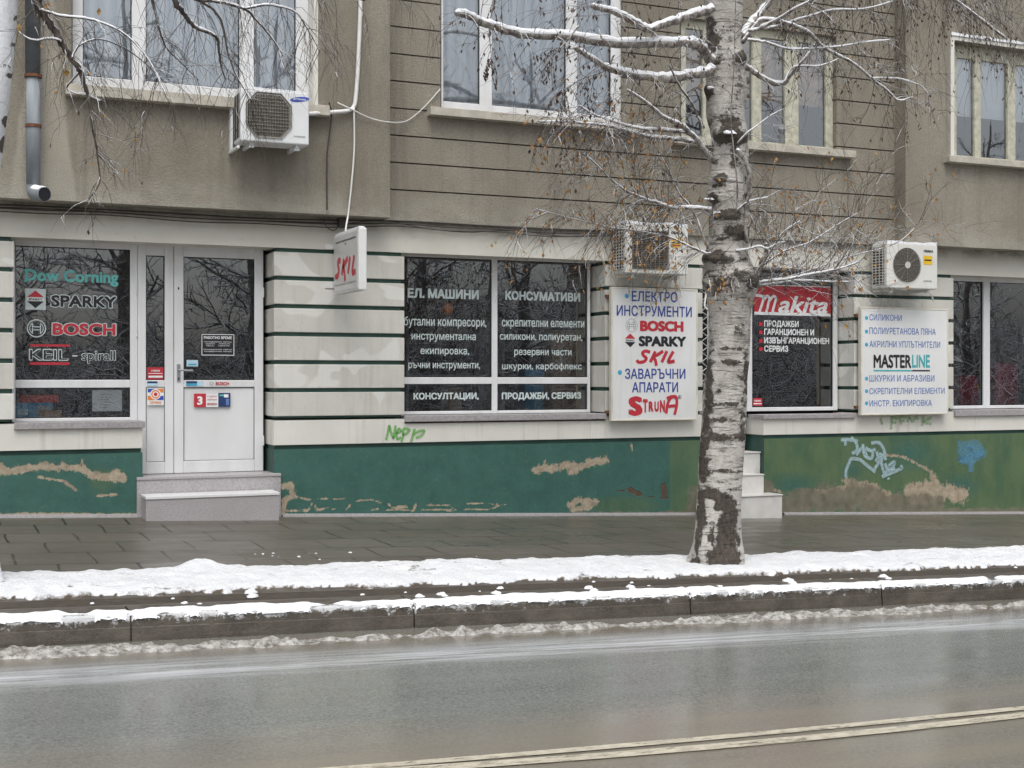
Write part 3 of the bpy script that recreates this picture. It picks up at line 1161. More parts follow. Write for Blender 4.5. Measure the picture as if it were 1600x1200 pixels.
# pilasters: x ranges
xP1a, xP1b = X(428), X(632)
xP2a, xP2b = X(946), X(1098)
xP3a, xP3b = X(1335), X(1490)
xP0 = X(22)
xW5e = X(1490) + 2.2
PIL = [(BX0, xP0), (xP1a, xP1b), (xP2a, xP2b), (xP3a, xP3b), (xW5e, BX1)]
for a, b in PIL:
    mb, mg = MB(), MB()
    for i in range(6):
        z1, z0 = GR[i] - .021, GR[i + 1] + .021
        mb.box(a, b, 0, .42, z0, z1)
    pl = mb.build("pilaster", 'white_wall', B, bevel=.006)
    mg.box(a + .028, b - .028, .028, .42, GR[6] + .0, LB - .002)
    mg.build("groove", 'groove_green', pl)
# the course under the sills
BT = GR[6] - .021
BB = GR[7] + .014
mb = MB()
gap_door1 = (X(222.5), xP1a)
gap_door2 = (xP2b, X(1193))
SILLZ = ZC + Z(780, 650, 0) - ZC
segs = [(BX0, gap_door1[0]), (gap_door1[1], gap_door2[0]), (gap_door2[1], BX1)]
wins_x = [(xP0, gap_door1[0]), (xP1b, xP2a), (gap_door2[1], xP3a), (xP3b, xW5e)]
for a, b in segs:
    mb = MB()
    cut = sorted({a, b, *[q for w_ in wins_x for q in w_ if a < q < b]})
    for c, d in zip(cut[:-1], cut[1:]):
        inwin = any(w_[0] - 1e-4 <= c and d <= w_[1] + 1e-4 for w_ in wins_x)
        mb.box(c, d, 0 if not inwin else .002, .42, BB, BT if not inwin else BT - .05)
    mb.build("sill_band", 'sill_band', B)
    mb = MB()
    mb.box(a + .01, b - .01, .03, .42, GR[7] - .04, BB - .001)
    mb.build("shadow_gap", 'groove_green', B)


# plinth
def seg_dist(px, py, lines):
    """softness of picture strokes [(points, half width)] at px, py"""
    best = np.zeros_like(px)
    for pts, wd in lines:
        for (a, b), (c, d) in zip(pts[:-1], pts[1:]):
            vx, vy = c - a, d - b
            t = np.clip(((px - a) * vx + (py - b) * vy) / (vx * vx + vy * vy + 1e-9), 0, 1)
            q = np.hypot(px - a - t * vx, py - b - t * vy)
            best = np.maximum(best, np.clip((1.02 if wd > 3.2 else .88) - .5 * q / wd, 0, 1))
    return best


PEEL = [([(-40, 738), (0, 737), (30, 734), (60, 729), (122, 731)], 5.5), ([(122, 731), (150, 744), (192, 747)], 6), ([(180, 738), (192, 748)], 6), ([(0, 727), (12, 736)], 5),
        ([(60, 745), (100, 752), (118, 765)], 2.5), ([(150, 775), (182, 772)], 2.5), ([(0, 803), (220, 804)], 2.6), ([(128, 720), (132, 732)], 3),
        ([(440, 760), (452, 758), (458, 775), (442, 782)], 4.32), ([(440, 800), (444, 786)], 3.60), ([(464, 776), (484, 781)], 2.16), ([(494, 779), (512, 779)], 1.80), ([(522, 780), (538, 779)], 1.58),
        ([(448, 798), (482, 797), (487, 786)], 2.02), ([(492, 790), (496, 797), (512, 793)], 2.02), ([(518, 796), (526, 794)], 1.44), ([(540, 797), (547, 788)], 1.58), ([(556, 783), (580, 780), (595, 786)], 1.44),
        ([(580, 797), (589, 795)], 2.16), ([(604, 786), (612, 792), (636, 791)], 1.80), ([(598, 798), (620, 795), (645, 798), (650, 786)], 1.87), ([(655, 796), (690, 796), (708, 798)], 1.44),
        ([(665, 789), (702, 789), (712, 797)], 1.44), ([(720, 795), (760, 796), (782, 790)], 1.44), ([(730, 786), (790, 788)], 1.30),
        ([(836, 735), (848, 730), (862, 733), (885, 727), (905, 729), (925, 722), (944, 719)], 5.5), ([(850, 726), (851, 720)], 2), ([(915, 718), (918, 725)], 3), ([(890, 738), (900, 735)], 4),
        ([(890, 788), (905, 782), (930, 784)], 5), ([(895, 795), (920, 792)], 4), ([(986, 694), (987, 704)], 1.6), ([(437, 805), (900, 806)], 2.0),
        ([(1275, 768), (1293, 769), (1325, 762), (1330, 755), (1348, 757), (1370, 762)], 5), ([(1322, 752), (1335, 760)], 6), ([(1385, 711), (1412, 714), (1428, 722), (1446, 732), (1456, 740)], 2.4),
        ([(1455, 742), (1464, 758)], 5), ([(1420, 768), (1445, 762), (1462, 768), (1484, 772), (1500, 774)], 11), ([(1483, 760), (1486, 770)], 5), ([(1425, 780), (1455, 782)], 8),
        ([(1355, 770), (1385, 776)], 8), ([(1205, 765), (1220, 769)], 3)]
DAMP = [([(1225, 792), (1260, 783), (1300, 778), (1380, 788)], 20), ([(1340, 770), (1390, 792)], 18), ([(1400, 785), (1460, 792)], 16), ([(1400, 800), (1600, 800)], 6), ([(1200, 760), (1200, 775)], 9), ([(1090, 780), (1095, 805)], 18),
        ([(900, 805), (1090, 804)], 5), ([(0, 806), (220, 806)], 3)]
HOLE = [([(985, 766), (998, 772)], 4), ([(1036, 760), (1038, 772)], 4.5), ([(962, 768), (985, 764)], 1.2), ([(998, 774), (1050, 780)], 1.2)]


def olive(x, z):
    px, py = proj(np.stack([x, np.zeros_like(x), z], -1))
    v = np.where(px > 1185, .95, 0.0)
    v = np.maximum(v, np.where((px > 1047) & (px < 1185), .85, 0))
    teal = np.clip(1.2 - np.hypot((px - 1240) / 45, (py - 758) / 20), 0, 1) + np.clip(1.2 - np.hypot((px - 1420) / 45, (py - 708) / 30), 0, 1) + np.clip(1.2 - np.hypot((px - 1500) / 30, (py - 760) / 20), 0, 1) + np.clip(1.1 - np.hypot((px - 1330) / 20, (py - 735) / 18), 0, 1)
    v = np.clip(v - .8 * np.clip(teal, 0, 1), 0, 1)
    low = np.clip(1.3 - np.hypot((px - 975) / 50, (py - 790) / 14), 0, .7) + np.clip(1.1 - np.hypot((px - 160) / 25, (py - 750) / 22), 0, .6)
    return np.clip(v + low, 0, 1)


def at_px(lines):
    def fn(x, z):
        px, py = proj(np.stack([x, np.zeros_like(x), z], -1))
        return seg_dist(px, py, lines)
    return fn


pl_top = GR[7] - .030
first = None
for a, b in segs:
    lo, hi = max(a, -1.0), min(b, 16.0)
    xs = frange(lo, hi, .02)
    xs = np.concatenate([[a] if a < lo - .01 else [], xs[:-1] if abs(xs[-1] - hi) < .015 else xs, [hi], [b] if b > hi + .01 else []])
    ts = np.linspace(0, 1, 52)
    zf = lambda x, t: (pave(x, 0) - .08) * (1 - t) + pl_top * t
    g = grid_obj(xs, ts, zf, "plinth", 'plinth', vertical_y=-.012, attrs={"peel": at_px(PEEL), "damp": at_px(DAMP), "hole": at_px(HOLE), "olive": olive}, smooth=False, parent=B)
    # body behind the painted face, its top ledge and its ends
    bmx = MB()
    za, zb = float(pave(a, 0)) - .1, float(pave(b, 0)) - .1
    y0_ = -.0118
    bmx.add([(a, y0_, za), (a, .42, za), (a, .42, pl_top), (a, y0_, pl_top), (b, y0_, zb), (b, .42, zb), (b, .42, pl_top), (b, y0_, pl_top)], [(0, 3, 2, 1), (4, 5, 6, 7), (3, 7, 6, 2)])
    bmx.build("plinth_edge", 'groove_green', B)
for a, b in ((BX0, X(214)), (X(440), X(1155)), (X(1222), BX1)):
    mb = MB()
    n = 24
    for c, d in zip(np.linspace(a, b, n)[:-1], np.linspace(a, b, n)[1:]):
        zc, zd = float(pave(c, 0)), float(pave(d, 0))
        h = .022
        mb.add([(c, -.055, zc - .02), (d, -.055, zd - .02), (d, -.045, zd + h), (c, -.045, zc + h), (d, -.012, zd + h + .006), (c, -.012, zc + h + .006)], [(0, 1, 2, 3), (3, 2, 4, 5)])
    mb.build("base_fillet", 'sill_stone', B)

# rooms behind the glass
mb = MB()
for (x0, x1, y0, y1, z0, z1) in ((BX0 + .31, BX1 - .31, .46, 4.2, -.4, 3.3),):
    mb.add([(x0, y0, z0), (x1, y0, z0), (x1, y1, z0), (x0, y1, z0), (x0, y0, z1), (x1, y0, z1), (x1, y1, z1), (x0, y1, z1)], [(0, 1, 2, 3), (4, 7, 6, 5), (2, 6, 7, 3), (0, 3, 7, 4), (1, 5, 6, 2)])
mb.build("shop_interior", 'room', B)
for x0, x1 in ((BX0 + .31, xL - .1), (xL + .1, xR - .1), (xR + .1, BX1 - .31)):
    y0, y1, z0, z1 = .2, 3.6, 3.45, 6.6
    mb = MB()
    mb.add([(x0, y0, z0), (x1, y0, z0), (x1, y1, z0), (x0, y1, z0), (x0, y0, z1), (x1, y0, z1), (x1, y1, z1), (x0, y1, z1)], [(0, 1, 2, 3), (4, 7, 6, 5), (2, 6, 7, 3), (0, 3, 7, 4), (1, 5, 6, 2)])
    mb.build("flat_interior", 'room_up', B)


# ------------------------------------------------------------------ windows
def frame_grid(name, xs, zs, y0, y1, mat, parent=B, panes=True, gasket=True, label=None, skip=(), glass='glass'):
    """xs: vertical bars, zs: horizontal bars (low to high). Returns the frame; panes hang under it."""
    mb = MB()
    z0, z1 = zs[0][0], zs[-1][1]
    for a, b in xs:
        mb.box(a, b, y0, y1, z0, z1)
    for (a0, a1), (b0, b1) in zip(xs[:-1], xs[1:]):
        for c, d in zs:
            mb.box(a1, b0, y0 + .002, y1 - .002, c, d)
    fr = mb.build(name, mat, parent, bevel=.006)
    if label:
        fr["label"] = label
    for i, ((a0, a1), (b0, b1)) in enumerate(zip(xs[:-1], xs[1:])):
        for j, ((c0, c1), (d0, d1)) in enumerate(zip(zs[:-1], zs[1:])):
            if (i, j) in skip:
                continue
            if panes:
                q = MB()
                q.quad(a1 - .01, b0 + .01, c1 - .01, d0 + .01, (y0 + y1) / 2)
                q.build("pane", glass, fr)
            if gasket:
                gm = MB()
                t, yy = .008, (y0 + y1) / 2 - .012
                gm.box(a1, a1 + t, yy, yy + .008, c1, d0)
                gm.box(b0 - t, b0, yy, yy + .008, c1, d0)
                gm.box(a1 + t, b0 - t, yy, yy + .008, c1, c1 + t)
                gm.box(a1 + t, b0 - t, yy, yy + .008, d0 - t, d0)
                gm.build("gasket", 'gasket', fr)
    return fr


F = .30
YG = F + .035          # glass plane of the shop front
YV = YG - .006         # vinyl letters just before the glass


def fx(*p):
    return [(X(a, F), X(b, F)) for a, b in p]


def fz(pm, *p):
    return [(Z(pm, b, F), Z(pm, a, F)) for a, b in p]      # pairs (upper py, lower py) listed from low to high


def sill(parent, x0, x1, ztop, h, y0=-.035, y1=.30, mat='sill_stone', name="sill"):
    mb = MB()
    mb.box(x0, x1, y0, y1, ztop - h, ztop)
    return mb.build(name, mat, parent, bevel=.004)


# shop window 1
s1 = frame_grid("shop_window", fx((18.2, 24), (203.5, 215)), fz(110, (653, 658.5), (593.5, 606), (374, 386.5)), F, F + .07, 'pvc', label="shop window with brand lettering left of the glazed door")
sill(s1, xP0, X(227, -.03), Z(110, 659, .1), .062)
# shop window 2
s2 = frame_grid("shop_window", fx((614, 622), (769, 777.5), (918.5, 922.5)), fz(770, (641.5, 646.5), (589.5, 600), (394, 405.5)), F, F + .07, 'pvc', label="broad shop window with white Cyrillic lettering")
sill(s2, xP1b, xP2a, Z(780, 647.5, .12), .062)
# shop window 3
s3 = frame_grid("shop_window", fx((1164, 1175.5), (1302.5, 1309)), fz(1235, (636, 642), (414, 423)), F, F + .07, 'pvc', label="shop window with red and white panel beside the tree")
sill(s3, X(1193) - .02, xP3a, Z(1250, 647, .1), .05, mat='sill_stone')
# shop window 5
x5 = X(1547, F) - X(1537, F)
s5 = frame_grid("shop_window", [(X(1466, F), X(1470, F)), (X(1537, F), X(1547, F)), (X(1640, F), X(1650, F)), (xW5e - .06, xW5e)], fz(1540, (633.5, 638.5), (424, 440.5)), F, F + .07, 'pvc', label="shop window beyond the rightmost sign board")
sill(s5, xP3b, xW5e, Z(1540, 640, .1), .075, mat='sill_stone')
# grooved reveals on the far side of openings are the pilaster sides themselves

# door 1
dz = lambda py: Z(330, py, F)
dbot, dmid0, dmid1, dtop0, dtop1 = dz(738), dz(605), dz(594), dz(402.5), dz(385)
dt = frame_grid("door", fx((272, 287), (397.8, 411.5)), [(dbot, dz(719.5)), (dmid0, dmid1), (dtop0, dtop1)], F, F + .06, 'pvc', skip=((0, 0),), label="white glazed shop door with ribbed lower panel")
mb = MB()
mb.box(X(287, F), X(397.8, F), F + .02, F + .045, dz(719.5), dmid0)
mb.build("panel", 'pvc_rib', dt)
mb = MB()
for a, b, c, d in ((287, 288, 604.5, 719.5), (397, 397.8, 604.5, 719.5)):
    mb.box(X(a, F), X(b, F), F + .012, F + .02, dz(d), dz(c))
for c in (605.4, 718.8):
    mb.box(X(288, F), X(397, F), F + .012, F + .02, dz(c + .8), dz(c))
mb.build("panel_bead", 'gasket', dt)
mb = MB()
hx, hz = X(279, F), dz(578.6)
mb.box(hx - .016, hx + .016, F - .012, F - .0005, hz - .11, hz + .06)
mb.tube([(hx, F - .012, hz), (hx, F - .05, hz), (hx + .02, F - .058, hz), (hx + .13, F - .058, hz - .003)], .010, 8)
mb.build("handle", 'steel', dt, smooth=False)
mb = MB()
mb.disc(hx, hz - .085, .008, .012, F - .0135)
mb.build("keyhole", 'black', dt)
mb = MB()
mb.disc(hx + .0, dz(452), .008, .014, F - .002)
mb.build("keyhole", 'black', dt)
sl = frame_grid("side_light", fx((215.3, 228.2), (257.5, 271.3)), [(dbot, dz(720)), (dmid0, dmid1), (dtop0, dtop1)], F + .001, F + .06, 'pvc', skip=((0, 0),), label="narrow fixed glazed panel left of the shop door")
mb = MB()
mb.box(X(228.2, F), X(257.5, F), F + .02, F + .045, dz(720), dmid0)
mb.build("panel", 'pvc_rib', sl)
mb = MB()
mb.box(X(228.2, F), X(229, F), F + .012, F + .02, dz(720), dmid0)
mb.box(X(256.8, F), X(257.5, F), F + .012, F + .02, dz(720), dmid0)
mb.box(X(229, F), X(256.8, F), F + .012, F + .02, dz(720), dz(719.2))
mb.build("panel_bead", 'gasket', sl)
for zc in (dz(455), dz(690)):
    mb = MB()
    mb.tube([(X(411, F), F - .01, zc - .05), (X(411, F), F - .01, zc + .05)], .009, 8)
    mb.build("hinge", 'pvc', dt)
for py in (455, 520):
    mb = MB()
    mb.tube([(X(213.5, F), F - .008, dz(py) - .05), (X(213.5, F), F - .008, dz(py) + .05)], .008, 8)
    mb.build("hinge", 'pvc', sl)


# stickers on the door and side light
def rect(mb, px0, px1, py0, py1, Y, m=0, pm=None):
    pm = pm or (px0 + px1) / 2
    mb.quad(X(px0, Y), X(px1, Y), Z(pm, py1, Y), Z(pm, py0, Y), Y, m)


S0 = F - .0035
mb = MB()
rect(mb, 314, 367, 521, 556.5, YV, 0)
mb2y = YV - .002
for a, b, c, d in ((315, 366, 522.2, 523.2), (315, 366, 554.4, 555.4), (315, 316, 523.2, 554.4), (365, 366, 523.2, 554.4)):
    rect(mb, a, b, c, d, mb2y, 1)
text(mb, "РАБОТНО ВРЕМЕ", 318.5, 362.5, 525.3, 529.8, mb2y, 1, .03)
for a, b, c in ((319, 362, 534), (321, 336, 537), (342, 360, 537), (322, 334, 540), (341, 359, 540), (318, 363, 546), (319, 362, 549)):
    text(mb, "понеделник петък", a, b, c - 1, c + 1.0, mb2y, 1, .0)
mb.build("hours_sign", ['black', 'white'], dt)
mb = MB()
rect(mb, 303, 322, 615, 636, S0, 0)
rect(mb, 322, 341, 615, 636, S0, 1)
rect(mb, 341, 360, 614, 635.5, S0, 2)
text(mb, "3", 308, 316.5, 618.5, 632.5, S0 - .002, 1, .04)
text(mb, "години", 324, 339, 617.5, 620.5, S0 - .002, 0)
text(mb, "гаранция", 324, 339, 622.5, 625.5, S0 - .002, 0)
text(mb, "BOSCH", 324, 339, 629.5, 633, S0 - .002, 0, .03)
rect(mb, 343, 350, 616.5, 619, S0 - .002, 3)
rect(mb, 350, 357, 616, 621, S0 - .002, 1)
rect(mb, 353, 358, 623, 633, S0 - .002, 4)
mb.build("sticker", ['red', 'white', 'navy', 'turq', 'midblue'], dt)
mb = MB()
rect(mb, 291, 308, 595.5, 599, S0, 0)
rect(mb, 291, 308, 599, 603, S0, 1)
rect(mb, 308, 318, 595.5, 603, S0, 3)
mb.ring(X(330.5, S0), Z(330, 599.3, S0), .014, .014, .019, .019, S0, 2)
text(mb, "BOSCH", 337, 358, 596.5, 602, S0, 4, .03)
mb.build("rail_sticker", ['navy', 'cyan', 'grey', 'palecyan', 'red'], dt)
mb = MB()
rect(mb, 291.5, 309.5, 562.5, 572.5, YV, 0)
rect(mb, 294, 307, 568.5, 570.5, YV - .002, 1)
mb.build("glass_sticker", ['palecyan', 'cyan'], dt)
mb = MB()
rect(mb, 229.5, 256.8, 574, 593, YV, 0)
rect(mb, 232, 254, 583, 584, YV - .002, 1)
rect(mb, 232, 254, 587, 590, YV - .002, 1)
text(mb, "сервиз", 236, 250, 577, 580.5, YV - .002, 1, .02)
mb.build("glass_sticker", ['red', 'white'], sl)
mb = MB()
rect(mb, 230.2, 256, 606.5, 633, S0, 0)
for (a, b, c, d), k in (((231, 242, 607.5, 613), 1), ((245, 255.5, 607.5, 613), 2), ((231, 242, 618.5, 625), 2), ((245, 255.5, 618.5, 625), 1)):
    rect(mb, a, b, c, d, S0 - .002, k)
cxs, czs = X(243, S0), Z(243, 616, S0)
mb.disc(cxs, czs, .052, .052, S0 - .004, 0)
mb.ring(cxs, czs, .03, .03, .042, .042, S0 - .006, 2)
mb.disc(cxs, czs, .018, .018, S0 - .006, 3)
text(mb, "СЕРВИЗ", 234, 252, 627, 631, S0 - .002, 2, .02)
mb.build("sticker", ['white', 'logo_blue', 'orange', 'red'], sl)
mb = MB()
rect(mb, 230, 246, 595.8, 599, S0, 0)
rect(mb, 230, 246, 599, 603, S0, 1)
mb.build("rail_sticker", ['navy', 'palecyan'], sl)


# ---- lettering on shop window 1
def emblem_diamond(mb, pc, py, w_, h, Y, red, dark, white, band=True):
    """diamond badge split by a pale band"""
    x, z = X(pc, Y), Z(pc, py, Y)
    mb.poly([(x - w_ / 2, Y, z + h * .12), (x + w_ / 2, Y, z + h * .12), (x, Y, z + h / 2)], red)
    mb.poly([(x - w_ / 2, Y, z - h * .12), (x, Y, z - h / 2), (x + w_ / 2, Y, z - h * .12)], dark)
    mb.quad(x - w_ / 2, x + w_ / 2, z - h * .095, z + h * .095, Y, white)
    text(mb, "SPARKY", 0, 0, 0, 0, Y - .002, dark, .02, frame=(x - w_ * .42, x + w_ * .42, z - h * .065, z + h * .065))


def emblem_ring(mb, pc, py, r, Y, m, t=.10):
    """a ring round an armature"""
    x, z = X(pc, Y), Z(pc, py, Y)
    mb.ring(x, z, r * (1 - t), r * (1 - t), r, r, Y, m)
    mb.ring(x, z, r * .66, r * .66, r * .74, r * .74, Y, m, a0=-.9, a1=.9)
    mb.ring(x, z, r * .66, r * .66, r * .74, r * .74, Y, m, a0=math.pi - .9, a1=math.pi + .9)
    for sx in (-1, 1):
        mb.quad(x + sx * r * .42 - r * .05, x + sx * r * .42 + r * .05, z - r * .62, z + r * .62, Y, m)
    for zz_ in (.17, -.17):
        mb.quad(x - r * .37, x + r * .37, z + zz_ * r - r * .045, z + zz_ * r + r * .045, Y, m)


mb = MB()
text(mb, "Dow Corning", 39, 185, 421, 440.5, YV, 0, .035)
rect(mb, 37.5, 42, 421, 423.5, YV - .002, 0)
rect(mb, 37.5, 42, 438, 440.5, YV - .002, 0)
mb.build("lettering", ['turq'], s1)
mb = MB()
rect(mb, 39.5, 71.5, 451, 484, YV, 1)
emblem_diamond(mb, 55.5, 467.5, .15, .17, YV - .002, 2, 3, 4)
mb.build("emblem", ['turq', 'vinyl', 'red', 'black', 'white'], s1)
mb = MB()
text(mb, "SPARKY", 78.5, 183.5, 459.5, 481.5, YV, 0, .075)
text(mb, "SPARKY", 80.2, 181.8, 461.2, 480, YV - .003, 1, .03)
mb.build("lettering", ['vinyl', 'black'], s1)
mb = MB()
emblem_ring(mb, 57, 513, .087, YV, 0, .12)
mb.build("emblem", ['vinyl'], s1)
mb = MB()
text(mb, "BOSCH", 80.5, 182, 503, 525, YV, 0, .07)
text(mb, "BOSCH", 82, 180.5, 504.5, 523.5, YV - .003, 1, .035)
mb.build("lettering", ['vinyl', 'red'], s1)
mb = MB()
rect(mb, 47, 109, 538, 541.5, YV, 1)
rect(mb, 47, 109, 566, 570, YV, 1)
text(mb, "KEIL", 45, 107, 544, 563.5, YV, 0, .04)
text(mb, "KEIL", 47, 105.5, 546, 561.8, YV - .003, 2, 0)
mb.build("lettering", ['vinyl', 'red', 'black'], s1)
mb = MB()
rect(mb, 113, 121, 555, 557, YV, 0)
text(mb, "spirall", 127, 181, 546, 563.5, YV, 0, .035)
text(mb, "spirall", 128.2, 180, 547.2, 562.8, YV - .003, 1, 0)
mb.build("lettering", ['vinyl', 'black'], s1)

# ---- lettering on shop window 2
letters(s2, 'vinyl', "lettering", "ЕЛ. МАШИНИ", 637, 748, 451.5, 466.5, YV, 0, .045)
letters(s2, 'vinyl', "lettering", "КОНСУМАТИВИ", 789.5, 906.5, 456, 470, YV, 0, .045)
for s, a, b, c, d in (("бутални компресори,", 631, 760, 495.5, 509.5), ("инструментална", 643, 743.5, 519, 531), ("екипировка,", 657, 733, 542, 553.5), ("ръчни инструменти,", 638, 750, 564, 575.5),
                      ("скрепителни елементи", 784, 913, 497.5, 511), ("силикони, полиуретан,", 781, 910, 520, 531.5), ("резервни части", 803.5, 893, 544, 555), ("шкурки, карбофлекс", 784.5, 909, 567, 577)):
    letters(s2, 'vinyl', "lettering", s, a, b, c, d, YV, 0, .012)
letters(s2, 'vinyl', "lettering", "КОНСУЛТАЦИИ,", 646, 748, 613.5, 624, YV, 0, .04)
letters(s2, 'vinyl', "lettering", "ПРОДАЖБИ, СЕРВИЗ", 784, 908, 613, 623.5, YV, 0, .04)

# ---- panel and lettering on shop window 3
mb = MB()
rect(mb, 1178.5, 1298, 447, 493, YV, 0)
rect(mb, 1178.5, 1298, 445.8, 447.4, YV - .001, 1)
rect(mb, 1178.5, 1298, 488.5, 493, YV - .002, 1)
# the scripted word: a swept first letter and slanted round letters
wl_ = YV - .003
strokes(mb, [[(1180.5, 461.5), (1187, 462), (1194, 463.5)], [(1194, 463), (1191, 474), (1186, 489)], [(1192, 470), (1198, 463), (1202, 465), (1201, 472), (1197, 489)], [(1202, 470), (1208, 463), (1212, 465), (1211, 472), (1207, 488), (1211, 489)]], 3.6, wl_, 1)
text(mb, "akita", 1216, 1293, 461, 489, wl_, 1, .022, .28)
mb.build("brand_panel", ['red', 'white'], s3)
for q, b, c in (("ПРОДАЖБИ", 1248, 501), ("ГАРАНЦИОНЕН И", 1272, 514), ("ИЗВЪНГАРАНЦИОНЕН", 1295.5, 527.5), ("СЕРВИЗ", 1231.5, 540)):
    mb = MB()
    text(mb, q, 1194, b, c, c + 9.6, YV, 0, .03)
    mb.build("lettering", ['white'], s3)
    mb = MB()
    rect(mb, 1186, 1191.5, c + 2.5, c + 8, YV, 0)
    mb.build("bullet", ['red'], s3)
mb = MB()
rect(mb, 1176.5, 1191, 622, 634, YV, 0)
rect(mb, 1177.5, 1190, 630, 631.5, YV - .002, 1)
text(mb, "сервиз", 1178.5, 1189, 624, 627.5, YV - .002, 1, .02)
mb.build("glass_sticker", ['red', 'white'], s3)

# ---- second door behind the tree with folding gate
d2z = lambda py: Z(1140, py, F)
pav2 = Z(1160, 706, F)
d2 = frame_grid("door", [(xP2b + .004, xP2b + .07), (X(1151, F), X(1163.5, F))], [(pav2, pav2 + .12), (LB - .12, LB - .003)], F, F + .06, 'pvc', label="shop door hidden behind the birch trunk")
mb = MB()
x0, x1 = xP2b + .06, xP2b + .24
zz0, zz1 = pav2 + .05, LB - .1
n = 17
for i in range(n):
    a, b = zz0 + (zz1 - zz0) * i / n, zz0 + (zz1 - zz0) * (i + 1) / n
    mb.tube([(x0, F - .02, a), (x1, F - .025, b)], .006, 4)
    mb.tube([(x1, F - .03, a), (x0, F - .035, b)], .006, 4)
for q in (x0, x1):
    mb.tube([(q, F - .028, zz0), (q, F - .028, zz1)], .009, 6)
mb.build("folding_gate", 'gate', d2)


# ---- upper windows
def upper_window(label, xs, zs, yf, mat, sillspec, curtain, cy):
    fr = frame_grid("window", xs, zs, yf, yf + .07, mat, gasket=(mat == 'pvc'), label=label, glass='glass_up')
    x0, x1, zt, h, y0, y1 = sillspec
    sill(fr, x0, x1, zt, h, y0, y1, 'sill_cream')
    mb = MB()
    a, b = xs[0][0], xs[-1][1]
    n = int((b - a) / .022)
    z0, z1 = zs[0][0], zs[-1][1]
    vs, fs = [], []
    for i in range(n + 1):
        x = a + (b - a) * i / n
        y = cy + .028 * math.sin(i * .55 + 2 * math.sin(i * .13)) + .012 * math.sin(i * 1.7)
        vs += [(x, y, z0), (x, y, z1)]
    fs = [(2 * i, 2 * i + 2, 2 * i + 3, 2 * i + 1) for i in range(n)]
    if curtain == 'curtain_brown':
        vs = [(a_, b_, max(c_, z0 + (z1 - z0) * .40)) for a_, b_, c_ in vs]
    mb.add(vs, fs)
    if curtain:
        mb.build("curtain", curtain, fr, smooth=True)
    return fr


yf = YL + .17
w1 = upper_window("large white upstairs window above the shop door", [(X(113, yf), X(129.5, yf)), (X(206, yf), X(228, yf)), (X(374.5, yf), X(397, yf)), (X(462.5, yf), X(483, yf))],
                  [(W1[2], Z(300, 133, yf)), (6.3, 6.45)], yf, 'pvc', (X(103, -.37), X(516, -.37), W1[2] - .001, .10, YL - .11, yf), 'curtain', yf + .13)
mb = MB()
mb.box(X(483, yf), W1[1], YL + .002, yf + .07, W1[2], W1[3])
mb.build("reveal_lining", 'sill_band', w1)
yf = YM + .05
w2 = upper_window("white upstairs window in the grooved wall behind the long snowy limb", [(X(689.5, yf), X(693, yf)), (X(750, yf), X(769, yf)), (X(885, yf), X(902, yf)), (X(955, yf), X(972, yf))],
                  [(W2[2], Z(830, 170, yf)), (6.3, 6.45)], yf, 'pvc', (X(673, -.16), X(1003, -.16), W2[2] - .001, .085, YM - .11, yf), 'curtain', yf + .14)
yf = YM + .07
w3 = upper_window("old cream wooden window behind the birch trunk", [(X(1064, yf), X(1072, yf)), (X(1099, yf), X(1112, yf)), (X(1176, yf), X(1190, yf)), (X(1227, yf), X(1248, yf)), (X(1291, yf), X(1303, yf))],
                  [(W3[2], W3[2] + .05), (W3[3] - .1, W3[3])], yf, 'wood_old', (X(1054, -.16), X(1338, -.16), W3[2] - .001, .085, YM - .11, yf), 'curtain_brown', yf + .12)
yf = YL + .12
w4 = upper_window("cream wooden window with white roller blinds on the projecting bay", [(X(1487, yf), X(1495, yf)), (X(1523, yf), X(1533, yf)), (X(1575, yf), X(1587, yf)), (X(1630, yf), X(1640, yf)), (W4[1] - .06, W4[1])],
                  [(W4[2], W4[2] + .06), (W4[3] - .16, W4[3] - .0)], yf, 'wood_old', (X(1484, -.36), W4[1] + .05, W4[2] - .001, .075, YL - .11, yf), None, yf + .2)
mb = MB()
mb.box(X(1495, yf), W4[1] - .06, yf + .09, yf + .1, Z(1550, 184, yf), W4[3])
mb.build("roller_blind", 'blind', w4)
mb = MB()
mb.box(W4[0] - .055, W4[0], YL - .014, yf, W4[2], W4[3] + .06)
mb.box(W4[0], W4[1] + .055, YL - .014, YL + .05, W4[3] + .01, W4[3] + .06)
mb.build("window_surround", 'sill_band', w4)
mb = MB()
xs_ = np.linspace(W4[0] - .05, W4[1] + .05, 40)
for a, b in zip(xs_[:-1], xs_[1:]):
    h = .02 + .02 * float(vnoise(a * 9, 4))
    mb.box(a, b, YL - .03, YL + .01, W4[3] + .062, W4[3] + .062 + h)
mb.build("snow_cover", 'snow', w4)
# small white plastic pot seen on the sill inside window 3
mb = MB()
cx_ = X(1218, .1)
prof = [(.03, 0), (.045, .07), (.052, .09), (.02, .10), (.05, .16), (.03, .22)]
for (r0, h0), (r1, h1) in zip(prof[:-1], prof[1:]):
    mb.tube([(cx_, .06, W3[2] + .06 + h0), (cx_, .06, W3[2] + .06 + h1)], [r0, r1], 10)
tag(mb.build("flower_pot", 'shelf', origin=(cx_, .06, W3[2] + .06)), "pale pot standing inside the old cream wooden window", "pot")


# ---- graffiti on the wall
def graff(lines, wpx, Y, mat, label, k=1.0, ox=0, oy=0):
    mb = MB()
    strokes(mb, lines, wpx, Y, 0, True, k, ox, oy)
    g = mb.build("graffiti", mat, B)
    g["label"] = label


